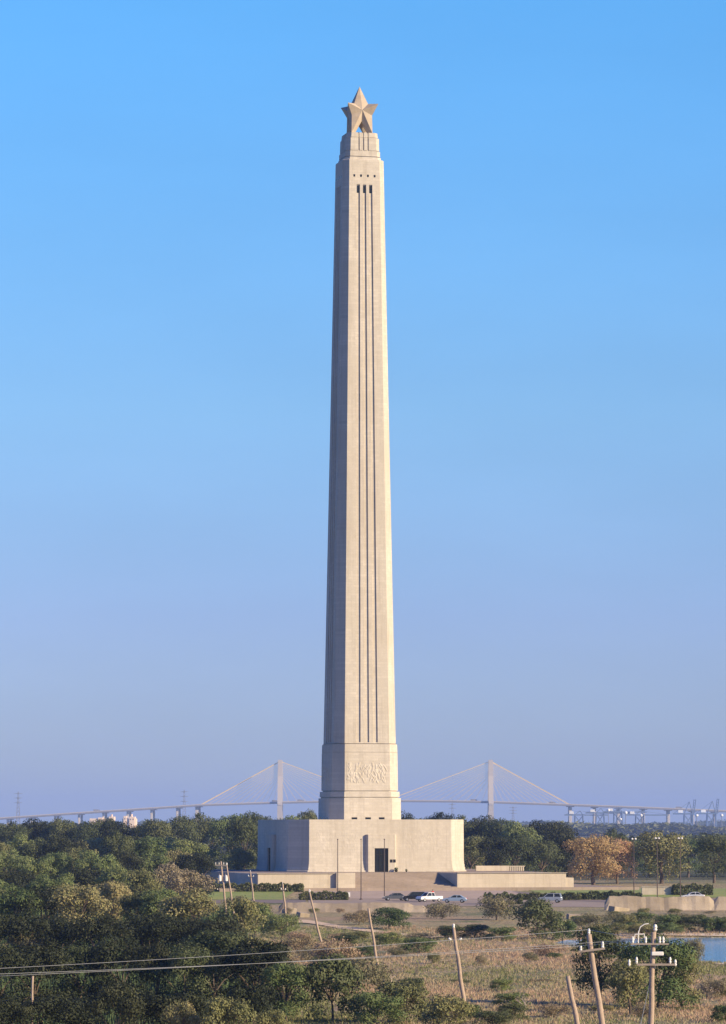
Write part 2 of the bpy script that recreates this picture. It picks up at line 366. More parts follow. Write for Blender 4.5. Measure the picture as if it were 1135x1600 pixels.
# ------------------------------------------------------------------ the memorial tower
TH = R(13.5); D0 = 900.0
AX = at(562.0, 1288, D0).x
def zy(y): return at(567, y, D0 - 5).z
ZB = at(567, 1362.5, D0 - 22).z      # terrace top / foot of the base block
tower = empty('memorial_tower', (AX, D0, 0), TH)
tag(tower, 'very tall tan limestone memorial tower with a fluted tapering shaft topped by a stone star', 'monument')
def section(a, k, z, cw=0.0, pitch=0.0, d=0.0):
    """octagonal ring with three channels in each main face, counter-clockwise from the front face"""
    h = a - k; face = [(-h, 0)]
    for cc in (-1, 0, 1):
        l, r = cc * pitch - cw / 2, cc * pitch + cw / 2
        face += [(l, 0), (l, d), (r, d), (r, 0)]
    face += [(h, 0)]
    ring = []
    for q in range(4):
        c_, s_ = (1, 0, -1, 0)[q], (0, 1, 0, -1)[q]
        for t, dd in face:
            x, y = t, -a + dd
            ring.append(Vector((x * c_ - y * s_, x * s_ + y * c_, z)))
    return ring
SH0 = (49.8/7.15, 14.2/7.15); SH1 = (32.8/7.06, 8.8/7.06)       # shaft half width and corner cut at foot and head
yt, yb = 1162, 248
def shaft_ak(y):
    t = (yt - y) / (yt - yb); return SH0[0] + (SH1[0]-SH0[0]) * t, SH0[1] + (SH1[1]-SH0[1]) * t
def chan(y):
    t = (yt - y) / (yt - yb); p = 1.93 + (1.38 - 1.93) * t; return p * 0.52, p
rings = []
zr = at(567, 1280.5, D0 - 14).z
def lv(y, a, k, dep=0.0, z=None):
    cw, p = chan(y); rings.append(section(a, k, zy(y) if z is None else z, cw, p, dep))
def groove(y, a, k, dy=1.6, din=0.22):
    lv(y, a - din, k); lv(y - dy, a - din, k); lv(y - dy, a, k)
lv(1281, 8.05, 2.7, z=zr - 0.3); lv(1247, 7.98, 2.65); groove(1247, 7.75, 2.5); lv(1237, 7.72, 2.5); groove(1237, 7.42, 2.35)
lv(1176, 7.34, 2.3); groove(1176, 7.32, 2.28, .8, .08); lv(1163, 7.25, 2.25); groove(1163, 7.22, 2.22, 1.2, .2)
a, k = shaft_ak(1161); lv(1162, a, k); lv(1160, a, k)
lv(1160, a, k, 0.26)
for y in range(1100, 300, -100): a, k = shaft_ak(y); lv(y, a, k, 0.26)
a, k = shaft_ak(288); lv(288, a, k, 0.26); lv(288, a, k, 0)
a, k = shaft_ak(249); lv(249, a, k); lv(248, a - 0.12, k); lv(248, 4.13, 0.95); lv(244, 4.08, 0.95); groove(244, 3.95, 0.9, 1.4, .2); lv(234.5, 3.93, 0.9)
lv(234.5, 3.78, 0.85)
def lv2(y, a, k, d): rings.append(section(a, k, zy(y), 0.34, 1.03, d))
rings.append(section(3.66, 0.85, zy(234.4), 0.34, 1.03, 0)); rings.append(section(3.66, 0.85, zy(233.2), 0.34, 1.03, 0)); lv2(233.2, 3.78, 0.85, 0.2); lv2(213.6, 3.72, 0.85, 0.2); lv2(213.6, 3.40, 0.8, 0.12); lv2(212.3, 3.40, 0.8, 0.12); lv2(212.3, 3.5, 0.8, 0.12); lv2(205, 3.42, 0.8, 0.12); lv2(205, 3.42, 0.8, 0)
MB().loft(rings).build('shaft', M['lime'], tower)
# windows in the heads of the channels, small square openings above, vents at the foot
def wallbox(name, mat, a, x0, x1, z0, z1, dep, proud, parent, q, extra=0.0):
    """plate on main face q of half width a"""
    mt = Matrix.Rotation(q * math.pi / 2, 4, 'Z')
    return MB().box(x0, x1, -a - proud, -a + dep, z0, z1, mt).build(name, mat, parent)
for q in range(4):
    a, _ = shaft_ak(294); cw, p = chan(294)
    for cc in (-1, 0, 1): wallbox('window', M['void'], a - 0.26, cc*p - cw*0.42, cc*p + cw*0.42, zy(301), zy(289.5), 0.2, 0.04, tower, q)
    a, _ = shaft_ak(274)
    for t in (-2.3, -0.78, 0.78, 2.3): wallbox('vent_hole', M['void'], a, t - 0.2, t + 0.2, zy(276), zy(272.3), 0.2, 0.03, tower, q)
    for t in (-3.05, 0, 3.05): wallbox('roof_vent', M['void'], 8.04, t - 0.62, t + 0.62, zr + 0.06, zr + 0.48, 0.2, 0.03, tower, q)
# relief friezes: real displaced stone
def relief(name, w_, h_, a, z0, q, seed, nxr, nzr, dep=0.13, xc=0.0):
    r = random.Random(seed); figs = []
    for i in range(int(w_ * 8)):
        figs.append((r.uniform(-w_/2 + .4, w_/2 - .4), r.uniform(h_*.12, h_*.88), r.uniform(.1, .28), r.uniform(.3, .8), r.uniform(-.9, .9)))
    vs = []
    for j in range(nzr + 1):
        for i in range(nxr + 1):
            x = -w_/2 + w_ * i / nxr; z = h_ * j / nzr; hgt = 0
            for fx, fz, rx, rz, sh in figs:
                dx = (x - fx - sh * (z - fz)) / rx; dz = (z - fz) / rz; q_ = dx*dx + dz*dz
                if q_ < 1: hgt = max(hgt, math.sqrt(1 - q_))
            e = min(1, min(w_/2 - abs(x), z, h_ - z) / 0.15)
            vs.append((x + xc, -a - 0.004 - dep * hgt * max(0, e), z0 + z))
    fs = [(j*(nxr+1)+i, j*(nxr+1)+i+1, (j+1)*(nxr+1)+i+1, (j+1)*(nxr+1)+i) for j in range(nzr) for i in range(nxr)]
    mt = Matrix.Rotation(q * math.pi / 2, 4, 'Z')
    mb = MB(); mb.add([mt @ Vector(v) for v in vs], fs); return mb.build(name, M['lime'], tower, True)
for q in range(4):
    relief('frieze', 9.4, 4.9, 7.40, zy(1226), q, 11 + q, 130, 66, 0.085)
# the square museum base with its stepped foot
BA, BK = 19.45, 3.75
def oct_ring(a, k, z): 
    h = a - k; return [Vector(p) for p in ((-h,-a,z),(h,-a,z),(a,-h,z),(a,h,z),(h,a,z),(-h,a,z),(-a,h,z),(-a,-h,z))]
rr = [oct_ring(BA + d_, BK, z) for z, d_ in ((ZB - 3.0, 0.45), (ZB + 0.25, 0.45), (ZB + 0.35, 0.24), (ZB + 0.9, 0.22), (ZB + 0.9, 0.14), (ZB + 1.6, 0.12), (ZB + 1.6, 0.05), (ZB + 2.3, 0.04), (ZB + 2.3, 0.0),
      (zr - 0.35, -0.03), (zr, -0.03))]
rr.append(oct_ring(BA - 0.7, BK - .2, zr)); rr.append(oct_ring(BA - 0.7, BK - .2, zr - 0.35)); 
MB().loft(rr).build('museum_base', M['lime'], tower)
PW, PP = 3.3, 0.95           # portico half width and projection
dz1 = ZB + 5.05; ptop = at(567, 1304, D0 - 20).z
for q in range(4):
    mt = Matrix.Rotation(q * math.pi / 2, 4, 'Z'); A = BA - 0.1
    mb = MB(); dw = 1.5
    for sx in (-1, 1):
        poly = [(sx*dw, -A - PP), (sx*(PW - 0.35), -A - PP), (sx*PW, -A - PP + 0.35), (sx*PW, -A + 0.4), (sx*dw, -A + 0.4)]
        if sx < 0: poly = poly[::-1]
        mb.prism(poly, ZB - 0.5, ptop, mt)
    mb.box(-dw, dw, -A - PP + 0.004, -A + 0.4, dz1, ptop - 0.004, mt)
    mb.box(-dw - 0.25, dw + 0.25, -A - PP - 0.05, -A - PP + 0.1, dz1 + 0.003, dz1 + 0.3, mt)
    mb.build('portico', M['lime'], tower)
    d = MB().box(-dw, dw, -A - 0.6, -A + 0.08, ZB - 0.3, dz1, mt).build('door', M['void'], tower)
    for t in (-1.2, -0.4, 0.4, 1.2): 
        MB().box(t - 0.07, t + 0.07, -A - 0.68, -A - 0.602, ZB, dz1, mt).build('mullion', M['bronze'], d)
    MB().box(-dw, dw, -A - 0.66, -A - 0.603, ZB + 3.6, ZB + 3.75, mt).build('transom', M['bronze'], d)
    for xc in (-9.5, 9.5): relief('relief_panel', 9.0, 4.6, BA - 0.006, ZB + 4.2, q, 31 + q + int(xc), 70, 36, 0.022, xc)
for t in (2.15, 2.85): 
    MB().box(t - 0.27, t + 0.27, -BA + 0.1 - PP - 0.06, -BA + 0.1 - PP + 0.02, ZB + 2.0, ZB + 2.65).build('plaque', M['bronze'], tower)
# the star: four star reliefs back to back, sharing their corner arms and standing on four legs
st = empty('star', (0, 0, 0)); 
def zs(y): return at(567, y, D0 - 1.5).z + (0.45 if y < 140 else 0)
ring = lambda r, z: [Vector((sx*r, sy*r, z)) for sx, sy in ((-1,-1),(1,-1),(1,1),(-1,1))]
apex = Vector((0, 0, zs(136.5))); J = ring(11.0/7.03, zs(162)); AR = ring(24.4/7.03, zs(163.5)); I = ring(16.2/7.03, zs(181)); BT = ring(16.8/7.03, zs(209))
fc = lambda r, z: [Vector((0,-r,z)), Vector((r,0,z)), Vector((0,r,z)), Vector((-r,0,z))]
CT = fc(19.5/7.03, zs(173)); KR = fc(13.5/7.03, zs(190)); IN = Vector((0, 0, zs(186)))
BI = ring(10.0/7.03, zs(209))
sm = MB()
for q in range(4):
    a_, b_ = q, (q + 1) % 4
    out_ = [apex, J[a_], AR[a_], I[a_], BT[a_], KR[q], BT[b_], I[b_], AR[b_], J[b_]]
    sm.add([CT[q]] + out_, [(0, i + 1, (i + 1) % 10 + 1) for i in range(10)])
    # underside of each leg
    kp, kn = KR[(q - 1) % 4], KR[q]
    sm.add([BT[q], KR[q], IN, KR[(q-1) % 4], BI[q]], [(0, 4, 1), (4, 2, 1), (4, 3, 2), (0, 3, 4)])
KIDS[tower].append(sm.build('star', M['star'], tower)); bpy.data.objects.remove(st)

# ------------------------------------------------------------------ terrace round the tower, same axes
def local(x, y, z=0): return Vector((AX + x*math.cos(TH) - y*math.sin(TH), D0 + x*math.sin(TH) + y*math.cos(TH), z))
ter = empty('terrace', (AX, D0, 0), TH)
tag(ter, 'raised stone terrace with pale front walls and wide stairs at the foot of the tower', 'terrace')
TF, TW = -48.0, 33.0; XL, XR = -12.6, 9.4; ZG = 1.9
rec = TF + 16
mb = MB().bevbox(-TW, XL, TF, 34, 0.2, ZB - 0.002, 0.04); mb.build('terrace_wall', M['lime_pale'], ter)
MB().bevbox(XR, TW, TF, 34, 0.2, ZB - 0.002, 0.04).build('terrace_wall', M['lime_pale'], ter)
MB().box(XL, XR, rec, 34, 0.2, ZB - 0.006).build('landing', M['paving'], ter)
MB().box(-TW + 1.0, XL - 0.5, TF + 1.0, 33, ZB - 0.05, ZB + 0.02).build('paving', M['paving'], ter)
MB().box(XR + 0.5, TW - 1.0, TF + 1.0, 33, ZB - 0.05, ZB + 0.02).build('paving', M['paving'], ter)
MB().bevbox(-TW - 0.25, XL - 0.003, TF - 0.25, TF + 0.9, ZB - 0.004, ZB + 0.10, 0.03).build('coping', M['lime_pale'], ter)
MB().bevbox(XR + 0.003, TW + 0.25, TF - 0.25, TF + 0.9, ZB - 0.004, ZB + 0.10, 0.03).build('coping', M['lime_pale'], ter)
MB().bevbox(XL - 4.0, XL - 0.01, TF - 0.95, TF - 0.01, 0.2, ZB + 0.15, 0.04).build('pier', M['lime_pale'], ter)
MB().bevbox(TW, TW + 1.8, TF + 0.5, TF + 10, 0.2, ZB - 1.0, 0.04).build('end_block', M['lime_pale'], ter)
ns = 16
for i in range(ns):
    z1 = ZG + (ZB - 0.01 - ZG) * (i + 1) / (ns + 1); y0 = TF + (rec - TF) * i / ns
    MB().bevbox(XL + 0.002, XR - 0.002, y0, rec - 0.001 if i == ns-1 else TF + (rec - TF) * (i + 1) / ns + 0.2, 0.3, z1, 0.02).build('step', M['paving'], ter)
# lower platform and the low back walls
MB().bevbox(-TW - 9, TW + 14, TF - 5.5, TF - 0.97, 0.2, ZG, 0.04).build('lower_platform', M['paving'], ter)
MB().box(-TW - 9, TW + 14, TF - 0.96, 36, 0.2, ZG - 0.02).build('lower_platform', M['paving'], ter)
MB().bevbox(-TW - 9.2, TW + 14.2, TF - 5.75, TF - 5.45, 0.2, ZG + 0.06, 0.03).build('curb', M['paving'], ter)
lw = empty('parapet_wall', at(758, 1364, 915)); lw.location.z = ZB + 0.02; lw.rotation_euler.z = TH
tag(lw, 'low sunlit stone parapet on the terrace right of the tower base', 'wall')
lw.location = local(27.4, -12, ZB + 0.02)
MB().bevbox(-4.3, 3.2, -0.3, 0.3, 0, 1.15, 0.03).build('wall', M['lime_pale'], lw)
mb = MB()
for i in range(8): mb.bevbox(3.35 + i*.42, 3.6 + i*.42, -0.2, 0.2, 0, 0.95, 0.02)
mb.box(3.25, 6.75, -0.25, 0.25, 0.95, 1.12); mb.build('balustrade', M['lime_pale'], lw)
for x, lab in ((3.05, 'small dark planter shrub just right of the tower doorway'), (5.3, 'smaller dark planter outside the right edge of the portico')):
    s_ = 1.0 if x < 4 else 0.6
    p = empty('planter', local(x, -BA - 1.6, ZB)); tag(p, lab, 'planter'); p.scale = (s_,)*3
    MB().lathe([(0.25, 0), (0.35, 0.35), (0.38, 0.38), (0.3, 0.38)], 12).build('pot', M['bronze'], p)
    v = rng.normal(0, 1, (160, 3)); v /= np.linalg.norm(v, axis=1)[:, None]; v = v * 0.33 + [0, 0, 0.62]
    q4 = (v[:, None, :] + rng.normal(0, 0.07, (160, 4, 3))).reshape(-1, 3); npmesh('foliage', q4, 4, LF['hedge'], p)

# stone block at the far right of the lawn, retaining banks
def rough_wall(name, label, x0, x1, ybase, h, thick, notches, mat, cat='wall', slope=0.35, seed=1):
    r = random.Random(seed); A = gp(x0, ybase); B = gp(x1, ybase); L = (B - A).length; n_ = int(L / 0.8) + 1
    rg = []
    for i in range(n_ + 1):
        p = A.lerp(B, i / n_); t = i / n_
        hh = h * (1 + 0.05*math.sin(i*.37) + r.uniform(-.035, .035))
        for a_, b_, f_ in notches:
            if a_ <= t <= b_: hh *= f_
        g = gz(p.x, p.y) - 0.3; o_ = r.uniform(-.08, .08)
        rg.append([Vector((p.x, p.y - slope*h - thick + o_ - 0.5, g)), Vector((p.x, p.y - slope*h*.5 - thick + o_, g + 0.3 + hh*.55)), Vector((p.x, p.y - thick*.9 + o_, g + 0.3 + hh)),
                   Vector((p.x, p.y, g + 0.3 + hh + .02)), Vector((p.x, p.y + 0.4, g))])
    mb = MB(); mb.loft(rg); o = mb.build(name, mat); c0 = (A + B) / 2
    o.location = (0, 0, 0); return tag(o, label, cat)
rough_wall('embankment_wall', 'long low weathered tan stone bank in front of the parked cars', 436, 668, 1425, 1.55, 0.8, [(0, .03, .6), (.9, 1, .75), (.97, 1, .6)], M['bank'], slope=1.2, seed=3)
rough_wall('embankment_wall', 'tall crumbling tan stone retaining wall above the lagoon at the right', 945, 1420, 1422, 2.35, 0.9, [(0, .012, .55), (.345, .36, .7)], M['bank'], slope=0.4, seed=5)
fb = empty('stone_block', gpg(1026, 1396)); fb.location.z = gz(fb.location.x, fb.location.y) - 0.1
tag(fb, 'short plain tan stone wall on the lawn between the tall light masts', 'wall')
MB().bevbox(-3.0, 3.0, -0.5, 0.5, 0, 1.55, 0.05).build('wall', M['lime_pale'], fb); MB().bevbox(-3.1, 3.1, -0.6, 0.6, 1.552, 1.72, 0.03).build('coping', M['lime_pale'], fb)
for px, py, lab, rz, L in ((967, 1424, 'slanting broken concrete slab at the left end of the retaining wall', 0.9, 4.5), (452, 1427, 'grey broken slab at the left end of the tan bank', 1.9, 4.0), (473, 1433, 'small grey rubble block on the trail left of a leaning pole', 0.5, 1.8), (897, 1436, 'pale stone slab lying right of the round dark bush', 0.2, 2.2)):
    o = MB().bevbox(-L/2, L/2, -0.7, 0.7, -0.3, 0.75, 0.08).build('broken_slab', M['bank']); p = gp(px, py); p.z = gz(p.x, p.y); o.location = p
    o.rotation_euler = (0.12, 0.1, rz); tag(o, lab, 'slab')

# ------------------------------------------------------------------ masts and flagpoles
def mast(px, top, base, label, kind, group):
    p = gpg(px, base); H = at(px, top, p.y).z - p.z
    t = empty('flagpole' if kind == 'flag' else 'light_mast', p); tag(t, label, 'flagpole' if kind == 'flag' else 'street lamp', group)
    r = 0.11
    MB().lathe([(0.3, 0), (0.3, 0.25), (0.16, 0.35), (r, 0.5), (r*.6, H), (0.02, H + .05)], 10).build('pole', M['flag_metal'], t)
    if kind == 'flag': MB().lathe([(0.01, H + .02), (0.13, H + .1), (0.15, H + .18), (0.1, H + .28), (0.01, H + .32)], 10).build('finial', M['flag_metal'], t)
    else:
        MB().box(-0.45, 0.45, -0.05, 0.05, H - .1, H).build('bracket', M['flag_metal'], t)
        for sx in (-1, 1): MB().lathe([(0.08, 0), (0.2, 0.08), (0.22, 0.2), (0.14, 0.3), (0.05, 0.32)], 10, Matrix.Translation((sx*.32, -0.1, H)) @ Matrix.Rotation(R(20), 4, 'X')).build('lamp_head', M['porcelain'], t)
mast(528, 1313, 1400, 'bare flagpole in front of the left terrace pier, leftmost of three', 'flag', 'flagpoles before the terrace')
mast(564.5, 1313, 1402, 'bare flagpole before the dark strip beside the portico, middle of three', 'flag', 'flagpoles before the terrace')
mast(601, 1313, 1404, 'bare flagpole directly in front of the tower doorway, rightmost of three', 'flag', 'flagpoles before the terrace')
mast(991, 1312, 1401, 'tall thin light mast left of the short stone wall, leftmost of three', 'lamp', 'light masts on the right lawn')
mast(1027.5, 1311, 1403, 'tall thin light mast in front of the short stone wall, middle of three', 'lamp', 'light masts on the right lawn')
mast(1063.5, 1311, 1401, 'tall thin light mast right of the short stone wall, rightmost of three', 'lamp', 'light masts on the right lawn')
sg = empty('sign_post', gpg(545.5, 1405)); tag(sg, 'small white upright sign at the right end of the left hedge', 'sign'); sg.location.z = gz(sg.location.x, sg.location.y)
MB().tube((0, 0, 0), (0, 0, .6), 0.05).build('post', M['flag_metal'], sg); MB().bevbox(-0.24, .24, -.04, .04, .45, 1.35, .01).build('board', M['white'], sg)

# ------------------------------------------------------------------ vehicles
def car(kind, px, py, rz, mat, label, cat='car'):
    p = gpg(px, py); p.z += 0.07
    t = empty('parked_' + ('pickup' if kind == 'pickup' else 'suv' if kind == 'suv' else 'car'), p, rz); tag(t, label, cat, 'vehicles parked before the tower')
    if kind == 'sedan':
        side = [(-2.3, .35), (-2.32, .75), (-2.2, .95), (-1.5, 1.0), (1.0, .98), (2.0, .82), (2.28, .65), (2.3, .35)]; cab = [(-1.75, .96), (-1.05, 1.4), (0.15, 1.43), (1.05, .96)]
    elif kind == 'suv':
        side = [(-2.25, .4), (-2.3, 1.0), (-2.25, 1.1), (-1.5, 1.12), (1.1, 1.1), (2.0, 1.0), (2.25, .8), (2.28, .4)]; cab = [(-2.15, 1.1), (-1.95, 1.72), (0.35, 1.75), (1.1, 1.1)]
    else:
        side = [(-2.65, .45), (-2.68, 1.05), (-2.6, 1.1), (-0.9, 1.1), (1.1, 1.12), (2.3, 1.05), (2.6, .85), (2.62, .45)]; cab = [(-0.85, 1.1), (-0.75, 1.72), (0.6, 1.76), (1.25, 1.1)]
    rings_ = []
    for yy, inset in ((-.9, .06), (-.84, 0), (.84, 0), (.9, .06)):
        rings_.append([Vector((x * (1 - inset * .3), yy, z - (inset if z > .6 else -inset * .5))) for x, z in side])
    o = MB().loft(rings_); body = o.build('body', mat, t)
    # bows: glasshouse narrower than the body
    rg = []
    for yy, s_ in ((-.8, 0), (-.64, 1), (.64, 1), (.8, 0)):
        rg.append([Vector((x, yy if i in (0, 3) else yy, z)) for i, (x, z) in enumerate(cab)])
    vs = [Vector((cab[0][0], -.8, cab[0][1])), Vector((cab[3][0], -.8, cab[3][1])), Vector((cab[3][0], .8, cab[3][1])), Vector((cab[0][0], .8, cab[0][1])),
          Vector((cab[1][0], -.62, cab[1][1])), Vector((cab[2][0], -.62, cab[2][1])), Vector((cab[2][0], .62, cab[2][1])), Vector((cab[1][0], .62, cab[1][1]))]
    g = MB(); g.add(vs, [(0,1,5,4),(1,2,6,5),(2,3,7,6),(3,0,4,7),(3,2,1,0)]); g.build('windows', M['carglass'], t)
    rf = MB().bevbox(cab[1][0] - .05, cab[2][0] + .05, -.66, .66, cab[1][1] - .02, max(cab[1][1], cab[2][1]) + .05, .03)
    for sy in (-1, 1):
        rf.tube(vs[0 if sy < 0 else 3], vs[4 if sy < 0 else 7], .05, n=6); rf.tube(vs[1 if sy < 0 else 2], vs[5 if sy < 0 else 6], .05, n=6)
        mx = (cab[1][0] + cab[2][0]) / 2; rf.tube((mx, sy*.8, cab[0][1]), (mx, sy*.63, cab[1][1]), .045, n=6)
    rf.build('roof', mat, t)
    xw = 1.45 if kind != 'pickup' else 1.7
    for sx in (-1, 1):
        for sy in (-1, 1):
            w_ = MB().lathe([(.2, -.1), (.31, -.1), (.34, -.06), (.34, .06), (.31, .1), (.2, .1)], 16, Matrix.Translation((sx*xw, sy*.84, .34)) @ Matrix.Rotation(R(90), 4, 'X')).build('wheel', M['tyre'], t)
            MB().lathe([(.02, -.11), (.2, -.105), (.2, .105), (.02, .11)], 12, Matrix.Translation((sx*xw, sy*.84, .34)) @ Matrix.Rotation(R(90), 4, 'X')).build('rim', M['rim'], w_)
    xf, xb = side[-1][0] - .02, side[0][0] + .02
    for sy in (-1, 1):
        MB().bevbox(xf - .08, xf + .03, sy*.68 - .16, sy*.68 + .16, .62, .76, .02).build('headlight', M['lamp_clear'], t)
        MB().bevbox(xb - .05, xb + .06, sy*.7 - .12, sy*.7 + .12, .72, .92, .02).build('tail_light', M['lamp_red'], t)
        MB().bevbox(.75, .95, sy*.93 - .08, sy*.93 + .08, .95, 1.1, .03).build('mirror', mat, t)
    MB().bevbox(xf - .03, xf + .07, -.82, .82, .36, .56, .03).build('bumper', M['p_grey'], t); MB().bevbox(xb - .07, xb + .03, -.82, .82, .36, .56, .03).build('bumper', M['p_grey'], t)
    return t
car('sedan', 617, 1407.5, R(190), M['p_grey'], 'low dark grey car, leftmost of the row before the stairs')
car('suv', 647, 1408.5, R(188), M['p_black'], 'black rounded car parked second from the left in the row')
car('pickup', 671, 1409.5, R(215), M['p_white'], 'white vehicle between the black car and the blue-grey car', 'pickup')
car('sedan', 711, 1411, R(172), M['p_blue'], 'blue-grey car at the right end of the row before the stairs')
car('suv', 860, 1411, R(168), M['p_silver'], 'silver car standing alone on the road right of the round hedge')
car('sedan', 1083, 1406, R(178), M['p_white'], 'white car half hidden behind the retaining wall at the right')

# ------------------------------------------------------------------ person in red behind the white vehicle
def person(p, rz):
    J_ = [(0,0,.92),(0,0,1.12),(0,0,1.36),(0,0.01,1.5),(0,-.01,1.64),
          (-.1,0,.88),(-.12,-.03,.5),(-.13,0.02,.09),(-.13,-.14,.04),(.1,0,.88),(.12,.0,.5),(.13,.04,.09),(.13,-.12,.04),
          (-.18,0,1.4),(-.26,-.02,1.12),(-.22,-.18,.95),(-.2,-.25,.93),(.18,0,1.4),(.26,0,1.12),(.27,-.08,.88),(.27,-.11,.8)]
    E_ = [(0,1),(1,2),(2,3),(3,4),(0,5),(5,6),(6,7),(7,8),(0,9),(9,10),(10,11),(11,12),(2,13),(13,14),(14,15),(15,16),(2,17),(17,18),(18,19),(19,20)]
    rad = [.15,.14,.16,.06,.1,.095,.065,.045,.035,.095,.065,.045,.035,.07,.05,.035,.03,.07,.05,.035,.03]
    def grow(name, keep, rs, mat, par):
        idx = {k_: i for i, k_ in enumerate(keep)}
        me = bpy.data.meshes.new(name); me.from_pydata([J_[k_] for k_ in keep], [(idx[a_], idx[b_]) for a_, b_ in E_ if a_ in idx and b_ in idx], [])
        o = bpy.data.objects.new(name, me); COL.objects.link(o); me.materials.append(mat)
        o.modifiers.new('skin', 'SKIN'); sb = o.modifiers.new('sub', 'SUBSURF'); sb.levels = sb.render_levels = 2
        for i, k_ in enumerate(keep): me.skin_vertices[0].data[i].radius = (rs[k_],) * 2
        me.skin_vertices[0].data[0].use_root = True
        if par is not None: o.parent = par; KIDS.setdefault(par, []).append(o)
        return o
    body = grow('person', list(range(21)), rad, simple('skin', (.42, .26, .19)), None)
    body.location = p; body.rotation_euler.z = rz
    grow('shirt', [1, 2, 13, 14, 17, 18], {1: .175, 2: .185, 13: .09, 14: .062, 17: .09, 18: .062}, simple('red_cloth', (.5, .03, .025)), body)
    grow('trousers', [0, 5, 6, 7, 9, 10, 11], {0: .175, 5: .115, 6: .085, 7: .065, 9: .115, 10: .085, 11: .065}, simple('dark_cloth', (.03, .035, .06)), body)
    MB().lathe([(.02, 1.56), (.09, 1.6), (.112, 1.67), (.1, 1.74), (.05, 1.775), (.005, 1.78)], 12, Matrix.Translation((0, .02, 0))).build('hair', simple('hair', (.03, .02, .015)), body, True)
    MB().tube((0, -.1, 1.655), (0, -.128, 1.63), .012, .02, 6).build('nose', simple('skin_nose', (.42, .26, .19)), body)
    return body
pp = gpg(676.5, 1404.5); pp.z = gz(pp.x, pp.y) + .07
tag(person(pp, R(20)), 'person in a red top standing behind the white vehicle', 'person')

# ------------------------------------------------------------------ utility poles
def pole(top, h, low, label, kind='plain', r=0.14, aw=1.0):
    """top: photo pixel of the pole head; h height above ground; low: a lower photo pixel on the pole (gives the lean)"""
    k = (top[1] - 1288.0) / (EYE - h); Y = F / k
    T = at(top[0], top[1], Y); lean = (low[0] - top[0]) / (low[1] - top[1])
    B = Vector((T.x + lean * T.z, Y, gz(T.x, Y) - 0.3))
    t = empty('utility_pole', B); tag(t, label, 'utility pole', 'old wooden utility poles')
    ax = T - B; mb = MB()
    pts = [ax * (i / 8) + Vector((0.03*math.sin(i*1.7), 0, 0)) * (0 < i < 8) for i in range(9)]
    mb.path(pts, [r * (1.15 - .35 * i / 8) for i in range(9)], 10); mb.build('pole', M['wood'], t, True)
    up = ax.normalized()
    def P_(u, s, d=0.0): return ax + up * (-u) + Vector((s, d, 0))   # u metres below the head, s sideways
    def insul(u, s, hgt=0.28, d=0.0, par=None, rr=0.06):
        q = P_(u, s, d); MB().lathe([(rr*.5, 0), (rr*1.1, hgt*.25), (rr*.7, hgt*.4), (rr*1.05, hgt*.6), (rr*.6, hgt*.95), (0.01, hgt)], 10, Matrix.Translation(q)).build('insulator', M['porcelain'], par or t)
    if kind == 'cap': insul(0.02, 0, .38, rr=.11)
    if kind in ('arms',):
        MB().box(-aw, aw, -.05, .05, -.05, .05, Matrix.Translation(P_(.85, 0, -.17)) @ Matrix.Rotation(R(4), 4, 'Y')).build('crossarm', M['greywood'], t)
        insul(.82, -aw, .26, -.17, rr=.09); insul(.88, aw, .26, -.17, rr=.09); insul(0, 0, .25)
    if kind == 'trans':
        MB().box(-1.0, 1.0, -.06, .06, -.06, .06, Matrix.Translation(P_(.6, 0, -.17))).build('crossarm', M['greywood'], t)
        for s in (-.9, -.35, .4, .9): insul(.5, s, .34, -.17)
        for s in (-.5, .52):
            tr = MB().lathe([(.2, 0), (.26, .06), (.26, .85), (.22, .93), (.05, .98)], 12, Matrix.Translation(P_(3.2, s, -.1))).build('transformer', M['porcelain'], t)
            MB().lathe([(.05, 0), (.07, .1), (.03, .25)], 8, Matrix.Translation(P_(2.22, s, -.1))).build('bushing', M['greywood'], tr)
        MB().tube(P_(4.0, 0), P_(4.6, -1.0), .04).build('brace', M['greywood'], t); insul(4.6, -1.05, .25)
    return t, ax, B, up, Y, P_, insul
pole((345.5, 1346), 9.0, (352, 1405), 'wooden pole with two white transformers and a crossarm, left of the tower base', 'trans', .16)
pole((354.5, 1352), 8.6, (364, 1412), 'leaning wooden pole just right of the transformer pole', 'cap')
pole((391.5, 1362), 6.6, (396.5, 1402), 'short wooden pole with small side insulators before the shaded terrace end', 'arms', aw=.45)
pole((442, 1381), 6.5, (447.5, 1432), 'wooden pole with stub arm left of the tan bank, behind the trail', 'arms', .14, .3)
pole((484, 1394), 6.5, (500, 1460), 'leaning wooden pole with white cap at the left end of the tan bank', 'cap')
pole((576, 1419), 6.5, (590, 1500), 'thin leaning bare pole in the scrub below the middle of the tan bank', 'plain')
t, ax, B, up, Y, P_, insul = pole((709, 1450), 6.4, (724, 1555), 'leaning pole with white head and two small white side arms, mid field', 'cap', .16)
for s in (-1, 1):
    MB().tube(P_(.75, 0), P_(.95, s*.32, -.05), .03).build('bracket', M['greywood'], t); MB().lathe([(.04, -.12), (.09, -.05), (.09, .1), (.03, .16)], 8, Matrix.Translation(P_(.93, s*.42, -.05)) @ Matrix.Rotation(R(60*s), 4, 'Y')).build('insulator', M['porcelain'], t)
t, ax, B, up, YG, PG, insul = pole((920.5, 1460), 9.0, (941, 1600), 'thick leaning pole with one crossarm before the dark left side of the big bush', 'plain', .17)
insul(0.0, 0, .32, rr=.08)
MB().box(-.72, .72, -.07, .07, -.055, .055, Matrix.Translation(PG(.85, .02, -.2)) @ Matrix.Rotation(R(-7), 4, 'Y')).build('crossarm', M['greywood'], t)
insul(.9, -.58, .3, -.2, rr=.07); insul(.78, .62, .42, -.2, rr=.08)
GB = B.copy()
